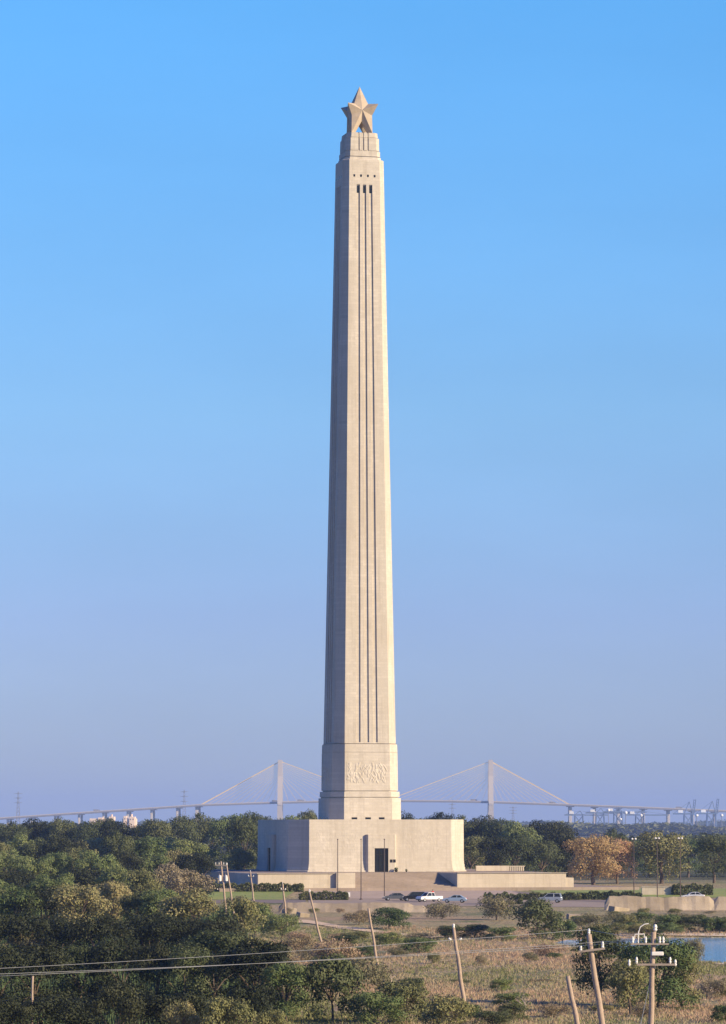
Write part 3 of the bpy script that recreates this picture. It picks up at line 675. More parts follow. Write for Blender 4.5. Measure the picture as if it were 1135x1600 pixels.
t, ax, B, up, YH, PH, insul = pole((1022, 1456), 9.6, (1016, 1600), 'tallest foreground pole, with two crossarms, white insulators and a curved lamp bracket', 'plain', .15)
HB = B.copy(); insul(-.02, .07, .36, rr=.1)
MB().box(-.95, .95, -.06, .06, -.05, .05, Matrix.Translation(PH(1.62, .15, -.2))).build('crossarm', M['greywood'], t)
for s in (-1.18, -.82, .85, 1.12): insul(1.7 if abs(s) > 1 else 1.58, s, .34, -.2, rr=.065)
MB().path([PH(.42, -1.0, -.2), PH(.12, -.95, -.2), PH(.1, -.5, -.2), PH(.42, -.45, -.2)], .03).build('bracket', M['porcelain'], t)
for s in (-1.05, -.4, .3, .48): insul(.58, s, .36, -.2, rr=.06)
MB().box(-1.15, .75, -.05, .05, -.04, .04, Matrix.Translation(PH(.6, 0, -.2))).build('crossarm', M['greywood'], t)
MB().path([PH(.6, -.78, -.2), PH(.0, -.78, -.2), PH(-.25, -.7, -.2), PH(-.38, -.5, -.2), PH(-.42, -.28, -.2)], .028).build('lamp_bracket', M['porcelain'], t)
MB().bevbox(-.3, .3, -.09, .09, -.1, .1, .03, Matrix.Translation(PH(1.08, .2, -.22))).build('switch_box', M['porcelain'], t)
MB().tube(PH(1.9, 0), PH(9.3, -1.4, -.4), .016, n=5).build('guy_wire', M['wire'], t)
pole((887.5, 1525), 5.2, (903, 1600), 'short leaning pole without any arm left of the thick leaning pole', 'plain', .17)
pole((51.5, 1525), 5.0, (51, 1570), 'short bare post standing among the dark shrubs at lower left', 'plain', .09)

# wires: left off-frame pole - thick leaning pole - tallest pole
lp = empty('utility_pole', (at(-330, 1500, 190).x, 190, 0)); tag(lp, 'wooden pole left of the frame carrying the power lines', 'utility pole', 'old wooden utility poles')
MB().tube((0, 0, -.3), (0, 0, at(0, 1498, 190).z), .17, .12, 10).build('pole', M['wood'], lp)
def wire(pts, label, r=.011):
    full = []
    for k_ in range(len(pts) - 1):
        a_, b_ = pts[k_], pts[k_+1]; L = (b_ - a_).length
        for i in range(24 if k_ == 0 else 10):
            t_ = i / (24 if k_ == 0 else 10); p = a_.lerp(b_, t_); p.z -= 4 * t_ * (1 - t_) * L * L * .00007; full.append(p)
    full.append(pts[-1]); o = MB().path(full, r, 5).build('power_line', M['wire']); tag(o, label, 'wire', 'power lines')
G1 = GB + PG(-.28, 0); G2 = GB + PG(.62, -.58, -.2); G3 = GB + PG(.38, .62, -.2)
H1 = HB + PH(.25, -1.05, -.2); H2 = HB + PH(.25, .3, -.2); H3 = HB + PH(.25, .48, -.2)
wire([at(-330, 1529, 190), G1 - Vector((0, 0, .02)), H1], 'highest of three power lines crossing the lower left shrubs')
wire([at(-330, 1532, 190), G2, H2], 'middle of three power lines crossing the lower left shrubs')
wire([at(-330, 1538, 190.6), G3 - Vector((0, 0, .02)), H3], 'lowest of three power lines crossing the lower left shrubs')

# ------------------------------------------------------------------ vegetation
def crown_np(W, H, nl, leaf, n_leaf, seed, flat=0.0, hollow=.5, low=.04):
    """leaf-sized quads spread through lobes; crown of width W and height H standing on z=0"""
    r = np.random.default_rng(seed); lobes = []
    for i in range(nl):
        a_ = r.uniform(0, 2*math.pi); rad_ = math.sqrt(r.uniform(0, 1)) * .36 * W
        f = 1 - (rad_ / (.5 * W)) ** 2
        top = H * (.42 + .58 * math.sqrt(max(0, f))) * r.uniform(.82, 1.0)
        rl = r.uniform(.10, .21) * W; rz_ = rl * r.uniform(.6, .9)
        z_ = r.uniform(low * H + rz_ * .7, low * H + rz_ * .7 + max(top - rz_ - low * H - rz_ * .7, .1 * H)) if i % 2 else top - rz_
        lobes.append((rad_ * math.cos(a_), rad_ * math.sin(a_), z_, rl, rz_))
    L = np.array(lobes); wgt = L[:, 3] ** 2; pick = r.choice(nl, n_leaf, p=wgt / wgt.sum())
    d = r.normal(0, 1, (n_leaf, 3)); up_ = r.random(n_leaf) < .45; d[up_, 2] = np.abs(d[up_, 2]); d /= np.linalg.norm(d, axis=1)[:, None]
    rr_ = hollow + (1 - hollow) * r.random(n_leaf) ** .6; rr_ *= 1 + .16 * (r.random(n_leaf) ** 4)
    c = L[pick][:, :3] + d * rr_[:, None] * np.stack([L[pick][:, 3], L[pick][:, 3], L[pick][:, 4]], 1)
    c[:, 2] = np.maximum(c[:, 2], .03 * H + r.random(n_leaf) * .15 * H)
    nrm = d + r.normal(0, .38, (n_leaf, 3)); nrm /= np.linalg.norm(nrm, axis=1)[:, None]
    t1 = np.cross(nrm, r.normal(0, 1, (n_leaf, 3))); t1 /= np.linalg.norm(t1, axis=1)[:, None]; t2 = np.cross(nrm, t1)
    s = leaf * r.uniform(.5, 1.3, n_leaf)[:, None]
    q = np.stack([c - t1*s*.5, c + t2*s*.32 + t1*s*.05, c + t1*s*.55, c - t2*s*.32], 1)
    return q.reshape(-1, 3), L
def trunk_mb(W, H, L, seed, r0):
    r = random.Random(seed); mb = MB(); fork = Vector((r.uniform(-.03, .03)*W, 0, .28*H))
    mb.path([(0, 0, -.4), fork * .5 + Vector((.02*W, 0, 0)), fork], [r0*1.25, r0, r0*.8], 8)
    for i in range(0, len(L), max(1, len(L)//7)):
        e = Vector(L[i][:3]); m_ = fork.lerp(e, .5) + Vector((r.uniform(-.05, .05)*W, r.uniform(-.05, .05)*W, .04*H))
        mb.path([fork, m_, e], [r0*.5, r0*.3, r0*.1], 5)
    return mb
PROTO = {}
def make_proto(kind, key, W, H, nl, leaf, nleaf, seed, hollow=.5, low=.04):
    q, L = crown_np(W, H, nl, leaf, nleaf, seed, hollow=hollow, low=low)
    t = empty('tree' if kind == 'tree' else 'shrub'); t['pw'] = W; t['ph'] = H
    c_ = npmesh('crown' if kind == 'tree' else 'foliage', q, 4, LF[key], t)
    trunk_mb(W, H, L, seed, W * (.028 if kind == 'tree' else .015)).build('trunk' if kind == 'tree' else 'stem', M['bark'], t)
    PROTO.setdefault((kind, key), []).append([t, False]); return t
for i in range(3): make_proto('tree', 'dark', 11, 11, 36, .33, 9000, 100 + i)
for i in range(3): make_proto('tree', 'mid', 10, 10.5, 34, .33, 8500, 110 + i)
for i in range(2): make_proto('tree', 'olive', 9, 9, 32, .30, 7000, 120 + i)
for i in range(2): make_proto('tree', 'rust', 12, 10, 40, .30, 11000, 130 + i)
make_proto('tree', 'dry', 8, 8, 26, .26, 4500, 140)
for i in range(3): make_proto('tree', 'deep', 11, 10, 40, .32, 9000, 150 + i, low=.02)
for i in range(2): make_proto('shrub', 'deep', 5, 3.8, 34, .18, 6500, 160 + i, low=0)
for i in range(3): make_proto('shrub', 'dark', 5, 3.8, 34, .18, 6500, 200 + i, low=0)
for i in range(3): make_proto('shrub', 'mid', 5, 3.4, 32, .18, 6000, 210 + i, low=0)
for i in range(2): make_proto('shrub', 'olive', 5, 3.0, 30, .18, 5200, 220 + i, low=0)
for i in range(2): make_proto('shrub', 'dry', 5, 2.6, 28, .15, 4200, 230 + i, low=0)
make_proto('shrub', 'brush', 5, 2.6, 28, .15, 4200, 240, low=0)
make_proto('shrub', 'hedge', 6, 2.0, 26, .2, 4200, 250, low=0)
for kk in PROTO.values():
    for pr in kk:
        t = pr[0]; pr.append(t.name)
cnt = [0]
def plant(kind, key, px, base, wpx, hpx, label, cat=None, group=None, name=None):
    lst = PROTO[(kind, key)]; pr = lst[cnt[0] % len(lst)]; cnt[0] += 1
    src = pr[0]
    if not pr[1]: t = src; pr[1] = True
    else: t = copy_tree(src)
    for k_ in ('group', 'label', 'category'):
        if k_ in t: del t[k_]
    p = gpg(px, base); s = scale(p.y)
    t.location = p; t.rotation_euler = (0, 0, random.uniform(0, 6.28))
    sx = 1.12 * wpx / s / src['pw']; sz = 1.13 * hpx / s / src['ph']; t.scale = (sx, sx, sz)
    t.name = name or ('tree' if kind == 'tree' else 'shrub')
    tag(t, label, cat or ('tree' if kind == 'tree' else 'shrub'), group); return t
KW = {'brush': 'reddish brown', 'deep': 'shade-darkened green', 'dark': 'dark green', 'mid': 'mid green', 'olive': 'olive green', 'rust': 'rust brown', 'dry': 'dry grey-brown', 'hedge': 'clipped green'}
LM = ((0, 'just beyond the left edge'), (50, 'at the left edge'), (135, 'left of the pale industrial blocks'), (220, 'below the pale industrial blocks'), (300, 'right of the pale industrial blocks'), (400, 'near the shaded side of the base'),
      (500, 'left of the shaft foot'), (600, 'in front of the tower'), (723, 'right of the shaft foot'), (790, 'just right of the base'), (840, 'midway to the rust tree'), (905, 'left of the rust tree'), (1000, 'by the rust tree'), (1060, 'by the short stone wall'), (1135, 'near the right edge'), (9999, 'just beyond the right edge'))
NEARLM = {'near the shaded side of the base': 'below the shaded base side', 'left of the shaft foot': 'below the left terrace wall', 'in front of the tower': 'below the doorway', 'right of the shaft foot': 'below the stairs', 'by the rust tree': 'below the rust tree', 'by the short stone wall': 'below the short stone wall'}
ROWS = []
def relabel():
    d = {}
    for o, px, lab in ROWS: d.setdefault(lab, []).append((px, o))
    for lab, l in d.items():
        l.sort(key=lambda t: t[0])
        w_ = {1: [''], 2: ['left-hand ', 'right-hand '], 3: ['leftmost ', 'middle ', 'rightmost ']}.get(len(l), ['leftmost '] + ['inner '] * (len(l) - 2) + ['rightmost '])
        for (px, o), a_ in zip(l, w_): o['label'] = a_ + lab
def row(kind, keys, x0, x1, base, top, wpx, where, group, step=.62, jb=6, jt=7, topf=None):
    x = x0
    while x < x1:
        key = random.choice(keys); b_ = base + random.uniform(-jb, jb); wp = wpx * random.uniform(.78, 1.25)
        tp = (topf(x) if topf else top) + random.uniform(-jt, jt)
        xx = x + random.uniform(-6, 6)
        if not (505 < xx < 615 and base < 1385):
            lab = '%s %s %s, %s' % (KW[key], 'tree' if kind == 'tree' else 'shrub', where, NEARLM.get([n_ for v_, n_ in LM if xx < v_][0], [n_ for v_, n_ in LM if xx < v_][0]) if base > 1395 else [n_ for v_, n_ in LM if xx < v_][0])
            ROWS.append((plant(kind, key, xx, b_, wp, b_ - tp, lab, group=group), xx, lab))
        x += wp * step
# the skyline wood behind, left and right of the tower
def skyl(x):
    pts = [(-200, 1286), (0, 1288), (60, 1283), (125, 1290), (165, 1284), (215, 1291), (250, 1280), (300, 1276), (345, 1278), (380, 1275), (420, 1283), (470, 1272), (510, 1280), (640, 1277), (715, 1277), (750, 1281), (790, 1290), (830, 1284), (880, 1288), (920, 1300), (1400, 1300)]
    for (a_, p_), (b_, q_) in zip(pts, pts[1:]):
        if a_ <= x <= b_: return p_ + (q_ - p_) * (x - a_) / (b_ - a_)
    return 1285
row('tree', ['dark', 'mid', 'deep', 'dark'], -60, 345, 1371, 0, 62, 'on the left skyline', 'skyline trees of the left wood', .5, 2, 5, skyl)
row('tree', ['dark', 'deep', 'mid', 'dark'], 355, 905, 1370, 0, 60, 'of the skyline behind the tower', 'trees behind the tower', .5, 1.5, 4, skyl)
row('tree', ['dark', 'mid', 'olive', 'deep'], -60, 345, 1386, 1310, 66, 'just below the left skyline', 'second rank of the left wood', .55, 3, 8)
row('tree', ['deep', 'dark'], 735, 900, 1378, 1312, 64, 'at the near edge of the right wood', 'near edge of the wood right of the tower', .55, 2, 8)
row('tree', ['dark', 'mid', 'olive', 'deep', 'mid', 'dry'], -60, 325, 1408, 1335, 68, 'in the upper left wood', 'third rank of the left wood', .55, 5, 8)
row('tree', ['mid', 'olive', 'mid', 'deep', 'dark', 'dry'], -60, 310, 1440, 1362, 72, 'in the middle left wood', 'middle trees of the left wood', .55, 6, 10)
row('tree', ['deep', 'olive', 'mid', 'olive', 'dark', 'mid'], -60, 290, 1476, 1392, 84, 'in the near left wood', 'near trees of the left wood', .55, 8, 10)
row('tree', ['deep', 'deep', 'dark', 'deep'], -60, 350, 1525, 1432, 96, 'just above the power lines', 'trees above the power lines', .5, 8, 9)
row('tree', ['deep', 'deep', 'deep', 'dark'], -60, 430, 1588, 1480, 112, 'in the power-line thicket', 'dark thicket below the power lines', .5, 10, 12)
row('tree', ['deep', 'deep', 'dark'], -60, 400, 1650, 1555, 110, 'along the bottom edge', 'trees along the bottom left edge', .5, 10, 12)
row('tree', ['dark', 'mid', 'deep'], 985, 1240, 1369, 1318, 60, 'behind the right lawn', 'wood behind the right lawn', .55, 2, 7)
g = 'trees at the right of the tower'
for a_ in (('tree', 'rust', 928, 1383, 92, 75, 'large rust-orange round tree right of the tower terrace'), ('tree', 'rust', 965, 1381, 62, 66, 'smaller rust tree touching the large rust-orange tree'),
           ('tree', 'dark', 962, 1372, 44, 72, 'dark green tree top rising behind the rust-orange tree'), ('tree', 'olive', 1034, 1381, 98, 78, 'wide pale olive tree behind the short stone wall and masts'),
           ('tree', 'dark', 1116, 1380, 66, 70, 'dark spreading tree at the right edge behind the lawn'), ('tree', 'olive', 375, 1384, 50, 56, 'olive tree close against the shaded left end of the tower base'),
           ('tree', 'olive', 738, 1376, 46, 62, 'olive tree just right of the tower base corner'), ('tree', 'dark', 382, 1378, 60, 95, 'tall dark tree directly left of the tower base')):
    plant(*a_, group=g)
# clipped hedges
g = 'hedges before the terrace'
def hedge(px0, px1, base, h, label, d=2.4, dens=560):
    A = gpg(px0, base); B = gpg(px1, base); L = (B - A).length; n_ = int(L * dens)
    t = empty('hedge', (A + B) / 2); t.location.z = gz(t.location.x, t.location.y); tag(t, label, 'hedge', g)
    r = rng; u = r.uniform(-1, 1, (n_, 3)); ax_ = r.integers(0, 3, n_); u[np.arange(n_), ax_] = np.sign(u[np.arange(n_), ax_]) * r.uniform(.8, 1.05, n_)
    rn = (np.abs(u[:, 0]) > .8) & (u[:, 2] > .5); u[rn, 2] *= .8
    bump_ = 1 + .12 * np.sin(u[:, 0] * L * .9 + 1) + .08 * np.sin(u[:, 0] * L * 2.3)
    c_ = np.stack([u[:, 0]*L/2, u[:, 1]*d/2, (u[:, 2]*.5 + .5) * h * bump_], 1)
    q = (c_[:, None, :] + r.normal(0, .13, (n_, 4, 3))).reshape(-1, 3); npmesh('foliage', q, 4, LF['dark'], t)
    mb = MB(); 
    for i in range(int(L / 1.5)): mb.tube((-L/2 + .7 + i*1.5, 0, -.1), (-L/2 + .7 + i*1.5, 0, h*.7), .04, n=5)
    mb.build('stem', M['bark'], t)
hedge(300, 470, 1397, 1.5, 'long dark hedge below the shaded end of the terrace at the left')
hedge(470, 542, 1402, 1.5, 'dark hedge running down towards the small white sign')
hedge(758, 815, 1413, 1.9, 'thick rounded hedge left of the lone silver car', 5)
hedge(818, 905, 1401, 1.3, 'dark hedge behind the lone silver car', 2.5)
hedge(905, 1000, 1400, 1.5, 'green hedge left of the short stone wall', 2.5)
hedge(1052, 1112, 1396, 1.9, 'tall hedge right of the short stone wall', 2.5)
# hand placed bushes of the scrub
B_ = [
 ('shrub','dark',843,1468,92,58,'big round dark green bush standing alone right of centre'),
 ('shrub','mid',880,1472,44,36,'green bush at the right foot of the big round dark bush'),
 ('tree','dark',938,1572,104,118,'dense black-green left part of the big bush behind the thick pole'),
 ('tree','mid',1028,1578,120,112,'tall green bush behind the tallest foreground pole'),
 ('tree','olive',1066,1576,72,84,'looser olive right part of the big bush beside the water'),
 ('tree','olive',985,1588,76,84,'low olive growth between the two thick foreground poles'),
 ('shrub','dry',1086,1512,34,46,'small spindly grey bush standing against the blue water'),
 ('shrub','dry',775,1438,72,38,'dry brown bush below the thick rounded hedge'),
 ('shrub','dry',690,1436,60,26,'dry brown bush right of the end of the tan bank'),
 ('shrub','mid',608,1452,62,32,'reddish green bush under the middle of the tan bank'),
 ('shrub','brush',560,1445,50,20,'low rusty bush under the left half of the tan bank'),
 ('shrub','dark',705,1466,46,20,'low dark bush left of the dark bank line in the field'),
 ('shrub','dark',742,1466,56,20,'low dark bush in the dark bank line left of the big round bush'),
 ('shrub','mid',785,1470,52,22,'low green bush at the left foot of the big round dark bush'),
 ('shrub','mid',655,1490,60,24,'green low shrub in the field left of the white-headed pole'),
 ('shrub','mid',610,1480,50,22,'green low shrub just right of the thin leaning pole'),
 ('shrub','dark',540,1480,56,20,'dark low shrub in scrub left of the thin leaning pole'),
 ('shrub','brush',860,1494,64,18,'reddish low brush beside the left tip of the water'),
 ('shrub','brush',520,1520,84,52,'reddish brown scrub in the middle of the slope'),
 ('shrub','dry',565,1545,90,48,'pale dry scrub in the middle of the slope'),
 ('shrub','brush',470,1500,70,36,'reddish scrub right of the green left wood'),
 ('shrub','dark',520,1598,112,98,'dark rounded bush at bottom centre-left'),
 ('shrub','mid',590,1605,80,56,'green bush at the bottom just left of centre'),
 ('shrub','dark',634,1600,92,68,'dark green bush at the bottom centre'),
 ('shrub','olive',700,1612,84,56,'olive bush at the bottom right of the centre one'),
 ('tree','olive',425,1668,60,86,'bright olive bush top at the bottom, left of the dark rounded bush'),
 ('tree','olive',355,1672,92,108,'bright olive bush top at the bottom edge under the power lines'),
 ('tree','olive',283,1668,60,98,'small bright olive bush top at the bottom left of its brighter twin'),
 ('shrub','mid',800,1576,60,26,'low green shrub in the grass right of the white-headed pole'),
 ('shrub','dark',770,1604,60,24,'low dark shrub at the bottom edge of the grass field'),
 ('shrub','dry',1120,1560,60,30,'dry brush right of the big bush'),
 ('shrub','mid',440,1466,60,38,'green shrub at the right edge of the left wood'),
 ('shrub','mid',400,1462,60,46,'green shrub below the tan trail at the wood edge'),
 ('tree','olive',300,1500,110,105,'bright olive tree at the right front of the left wood'),
 ('tree','olive',375,1500,90,92,'olive green tree below the transformer pole'),
 ('tree','dark',335,1560,130,100,'dark tree below the olive trees at the wood edge'),
 ('tree','dark',410,1560,105,82,'dark bush tree crossed by the right part of the power lines'),
 ('tree','mid',445,1600,90,92,'green bush left of the dark rounded bush'),
 ('tree','dry',35,1530,80,66,'pale grey leafless-looking bush at the left edge above the power lines'),
 ('tree','olive',95,1470,80,84,'bright olive crown in the left wood'),
 ('tree','olive',240,1420,70,50,'bright green-olive crown in the upper left wood'),
 ('shrub','dry',370,1425,50,24,'dry brush at the foot of the transformer pole'),
 ('shrub','olive',400,1436,50,26,'olive brush between the transformer pole and the trail'),
]
for b_ in B_: plant(*b_, group='bushes of the scrub field')
row('shrub', ['dark', 'mid', 'dark'], 1045, 1240, 1456, 1431, 44, 'on the bank above the lagoon', 'bushes on the lagoon bank', .5, 2, 3)
row('shrub', ['dry', 'mid', 'olive', 'dry'], 905, 1060, 1447, 1428, 40, 'on the low lagoon bank', 'low scrub on the lagoon bank', .6, 3, 3)
row('shrub', ['mid', 'olive'], 940, 1050, 1460, 1441, 42, 'on the far shore', 'shore scrub', .6, 1, 3)
row('shrub', ['dry', 'olive', 'mid'], 960, 1200, 1429, 1422, 24, 'at the foot of the retaining wall', 'weeds below the banks', 2.2, 2, 3)
row('shrub', ['dry', 'olive', 'brush'], 455, 660, 1428, 1420, 20, 'below the long tan bank', 'weeds below the banks', 2.2, 2, 2)
row('shrub', ['dry', 'brush', 'olive', 'mid'], 470, 700, 1470, 1457, 38, 'along the trail', 'scrub along the trail', 1.2, 4, 2)
row('shrub', ['brush', 'dry', 'mid'], 440, 640, 1505, 1480, 52, 'on the reddish slope below the trail', 'scrub on the reddish slope', .9, 10, 4)
FLM = ((700, 'left of the white-headed pole'), (800, 'just right of the white-headed pole'), (890, 'left of the short armless pole'), (945, 'by the thick leaning pole'), (1060, 'by the tallest pole'), (1135, 'at the right edge'), (9999, 'beyond the right edge'))
_LM = LM; LM = FLM
row('shrub', ['mid', 'dry', 'olive', 'brush'], 640, 1180, 1500, 1490, 26, 'in the far open field', 'weed clumps of the open field', 1.5, 12, 3)
row('shrub', ['olive', 'mid', 'brush', 'dark'], 650, 1180, 1545, 1531, 34, 'mid open field', 'weed clumps of the open field', 1.6, 14, 3)
row('shrub', ['olive', 'mid', 'dark', 'brush'], 730, 1180, 1590, 1572, 46, 'in the near open field', 'weed clumps of the open field', 1.3, 12, 4)
LM = _LM
def snag(px, base, hpx, label, seed):
    p = gpg(px, base); H = hpx / scale(p.y); t = empty('dead_tree', p); tag(t, label, 'dead tree', 'bare grey trees'); rr_ = random.Random(seed)
    MB().path([(0, 0, -.2), (.04*H, 0, .25*H), (.0, 0, .5*H)], [.05*H, .04*H, .03*H], 7).build('trunk', M['greywood'], t)
    mb = MB()
    def br_(p0, d_, L, r_, dep):
        p1 = p0 + d_ * L; mb.path([p0, p0.lerp(p1, .5) + Vector((rr_.uniform(-.06, .06)*L, 0, .05*L)), p1], [r_, r_*.8, r_*.6], 5)
        if dep: 
            for _ in range(3): br_(p1 if _ else p0.lerp(p1, .6), (d_ + Vector((rr_.uniform(-.8, .8), rr_.uniform(-.8, .8), rr_.uniform(-.1, .6)))).normalized(), L*.68, r_*.6, dep - 1)
    for k_ in range(4): br_(Vector((0, 0, H*rr_.uniform(.3, .5))), Vector((rr_.uniform(-1, 1), rr_.uniform(-1, 1), rr_.uniform(.5, 1.2))).normalized(), H*.24, .022*H, 3)
    mb.build('branch', M['greywood'], t); return t
snag(1087, 1505, 42, 'small bare grey tree standing against the blue water', 1)
snag(432, 1545, 44, 'bare grey branching snag among shrubs where the power lines cross', 2)
snag(166, 1425, 42, 'bare pale snag rising in the left wood beneath the pale industrial blocks', 3)
snag(820, 1585, 36, 'low bare twiggy bush in the near field left of the short armless pole', 4)
snag(610, 1545, 40, 'bare twiggy bush on the slope below the thin leaning pole', 5)
relabel()
for kk in PROTO.values():      # prototypes never planted are removed
    for pr in kk:
        if not pr[1]:
            for ch in KIDS.get(pr[0], []): bpy.data.objects.remove(ch)
            bpy.data.objects.remove(pr[0])

# wild grass and weeds, far too many to count
def grass(name, n_, region, h0, h1, wd, mat, label_, zone):
    r = rng; px = r.uniform(region[0], region[1], n_); 
    Yv = np.exp(r.uniform(math.log(region[2]), math.log(region[3]), n_)); X = (px - 567.5) / F * Yv
    keep = []
    g_ = np.array([gz(x, y) for x, y in zip(X, Yv)]); ok = g_ > -0.25
    zn = np.sin(X*.06 + 1.1*np.sin(Yv*.031) + .6) + np.sin(Yv*.055 + 1.3*np.sin(X*.05)) + .6*np.sin(X*.23 + Yv*.02) + .5*r.normal(0, 1, n_)
    ok &= (zn > zone[0]) & (zn < zone[1])
    cl = np.sin(X*.35 + 2*np.sin(Yv*.05)) * np.sin(Yv*.12 + 1.5*np.sin(X*.21)) + r.normal(0, .5, n_)
    ok &= cl > -0.35
    X, Yv, g_ = X[ok], Yv[ok], g_[ok]; n_ = len(X); k_ = 4
    c_ = np.repeat(np.stack([X, Yv, g_], 1), k_, 0) + np.concatenate([r.normal(0, .16, (n_*k_, 2)), np.zeros((n_*k_, 1))], 1)
    hh = np.repeat(r.uniform(h0, h1, n_), k_) * r.uniform(.6, 1.2, n_*k_); th = r.uniform(0, math.pi, n_*k_)
    d_ = np.stack([np.cos(th), np.sin(th), np.zeros_like(th)], 1) * wd; tip = np.stack([r.normal(0, .15, n_*k_), r.normal(0, .15, n_*k_), hh], 1)
    q = np.stack([c_ - d_, c_ + d_, c_ + tip], 1).reshape(-1, 3)
    return tag(npmesh(name, q, 3, mat), label_, 'grass', kind='stuff')
LF['grass1'] = leafmat('dry_grass', (0.30, 0.26, 0.15), (0.37, 0.32, 0.19), (0.22, 0.22, 0.11), .3)
LF['grass2'] = leafmat('red_grass', (0.37, 0.27, 0.165), (0.42, 0.315, 0.19), (0.28, 0.25, 0.12), .3)
LF['grass3'] = leafmat('green_grass', (0.16, 0.19, 0.07), (0.22, 0.235, 0.09), (0.30, 0.26, 0.12), .3)
grass('dry_grass', 60000, (380, 1300, 270, 600), .12, .36, .05, LF['grass1'], 'tall dry tan grass covering the field', (-.9, 1.0))
grass('red_grass', 45000, (380, 1300, 270, 600), .15, .42, .05, LF['grass2'], 'reddish brown weeds growing in the field', (.4, 9))
grass('green_weeds', 55000, (380, 1300, 270, 600), .12, .36, .06, LF['grass3'], 'green weeds growing between the dry grass', (-9, .05))
grass('undergrowth', 30000, (-80, 385, 270, 720), .5, 1.5, .16, LF['hedge'], 'low dark undergrowth beneath the trees of the left wood', (-9, 9))

# ------------------------------------------------------------------ far away: bridge, port, towers
BY = 8000.0
def bp(px, py, dy=0.0): return at(px, py, BY) + Vector((0, dy, 0))
br = empty('cable_stayed_bridge', (at(600, 1288, BY).x, BY, 0))
tag(br, 'long pale cable-stayed bridge with two tall pylons and yellow stays far behind the tower', 'bridge')
org = Vector(br.location)
dk = [(-900, 1294), (-400, 1291), (-150, 1286), (0, 1279), (110, 1271.5), (210, 1265), (315, 1258), (438, 1254), (530, 1252.2), (625, 1251.5), (700, 1252), (767, 1253.3), (890, 1257.8), (1000, 1262), (1135, 1267.5), (1300, 1275), (1700, 1290)]
mb = MB(); rg = []
for px, py in dk:
    p = bp(px, py) - org; rg.append([p + Vector((0, -24, -2.2)), p + Vector((0, -24, .8)), p + Vector((0, 24, .8)), p + Vector((0, 24, -2.2))])
mb.loft(rg); mb.build('deck', M['deck'], br)
rl = [[v + Vector((0, (-.2 if i < 2 else .2) if False else 0, 0)) for i, v in enumerate([r_[1] + Vector((0, 0, .01)), r_[1] + Vector((0, 0, 1.2)), r_[1] + Vector((0, .5, 1.2)), r_[1] + Vector((0, .5, .01))])] for r_ in rg]
MB().loft(rl).build('parapet', M['bridge'], br)
def deck_py(px):
    for (a_, p_), (b_, q_) in zip(dk, dk[1:]):
        if a_ <= px <= b_: return p_ + (q_ - p_) * (px - a_) / (b_ - a_)
pier_px = [-140, -100, -60, -22, 17, 54, 91, 128, 166, 204, 241, 281, 312, 892, 930, 967, 1006, 1045, 1083, 1118, 1158, 1200]
for px in pier_px:
    zt = bp(px, deck_py(px)).z - 2.3; x = bp(px, 1288).x - org.x; wd = 3.0 if px < 400 else 3.6
    if px in (312, 892): wd = 4.2
    mb = MB()
    for yy in (-13, 13): mb.bevbox(x - wd + (-3.5 if yy < 0 and px < 400 else 0), x + wd * .4 + (-3.5 if yy < 0 and px < 400 else 0), yy - 3, yy + 3, -.5, zt - 1.5, .4)
    mb.box(x - wd - 4, x + wd + 2, -19, 19, zt - 1.5, zt); mb.build('pier', M['bridge'], br)
for px in (438, 767):
    x = bp(px, 1288).x - org.x; zd = bp(px, deck_py(px)).z; ztop = bp(px, 1187.5).z
    mb = MB(); hw = 5.6
    for cy in (-17, 17):
        for sg_ in (-1, 1):
            def seg(y0, z0, y1, z1, w0, w1):
                mb.loft([[Vector((x - w0, y0 - 2.3, z0)), Vector((x + w0, y0 - 2.3, z0)), Vector((x + w0, y0 + 2.3, z0)), Vector((x - w0, y0 + 2.3, z0))],
                         [Vector((x - w1, y1 - 2.3, z1)), Vector((x + w1, y1 - 2.3, z1)), Vector((x + w1, y1 + 2.3, z1)), Vector((x - w1, y1 + 2.3, z1))]])
            seg(cy + sg_ * 7, -.5, cy + sg_ * 14.5, zd - 2, hw, hw * .85)
            seg(cy + sg_ * 14.5, zd - 2, cy + sg_ * 2.4, zd + (ztop - zd) * .62, hw * .85, hw * .8)
            seg(cy + sg_ * 2.4, zd + (ztop - zd) * .62, cy + sg_ * 2.4, ztop, hw * .8, hw * .7)
    mb.box(x - 4, x + 4, -34, 34, zd - 5.5, zd - 2.4)
    mb.build('pylon', M['bridge'], br)
    for side, ex in ((-1, 315 if px == 438 else 604), (1, 601 if px == 438 else 890)):
        for i in range(12):
            t_ = (i + 1) / 12; cxp = px + (ex - px) * t_
            for yy in (-22, 22):
                e = bp(cxp, deck_py(cxp), yy) - org + Vector((0, 0, 1)); s_ = Vector((x, math.copysign(17, yy), zd + (ztop - zd) * (.55 + .42 * t_)))
                MB().tube(s_, e, .17 + .5 * (i > 10), n=4).build('stay_cable', M['cable'], br)
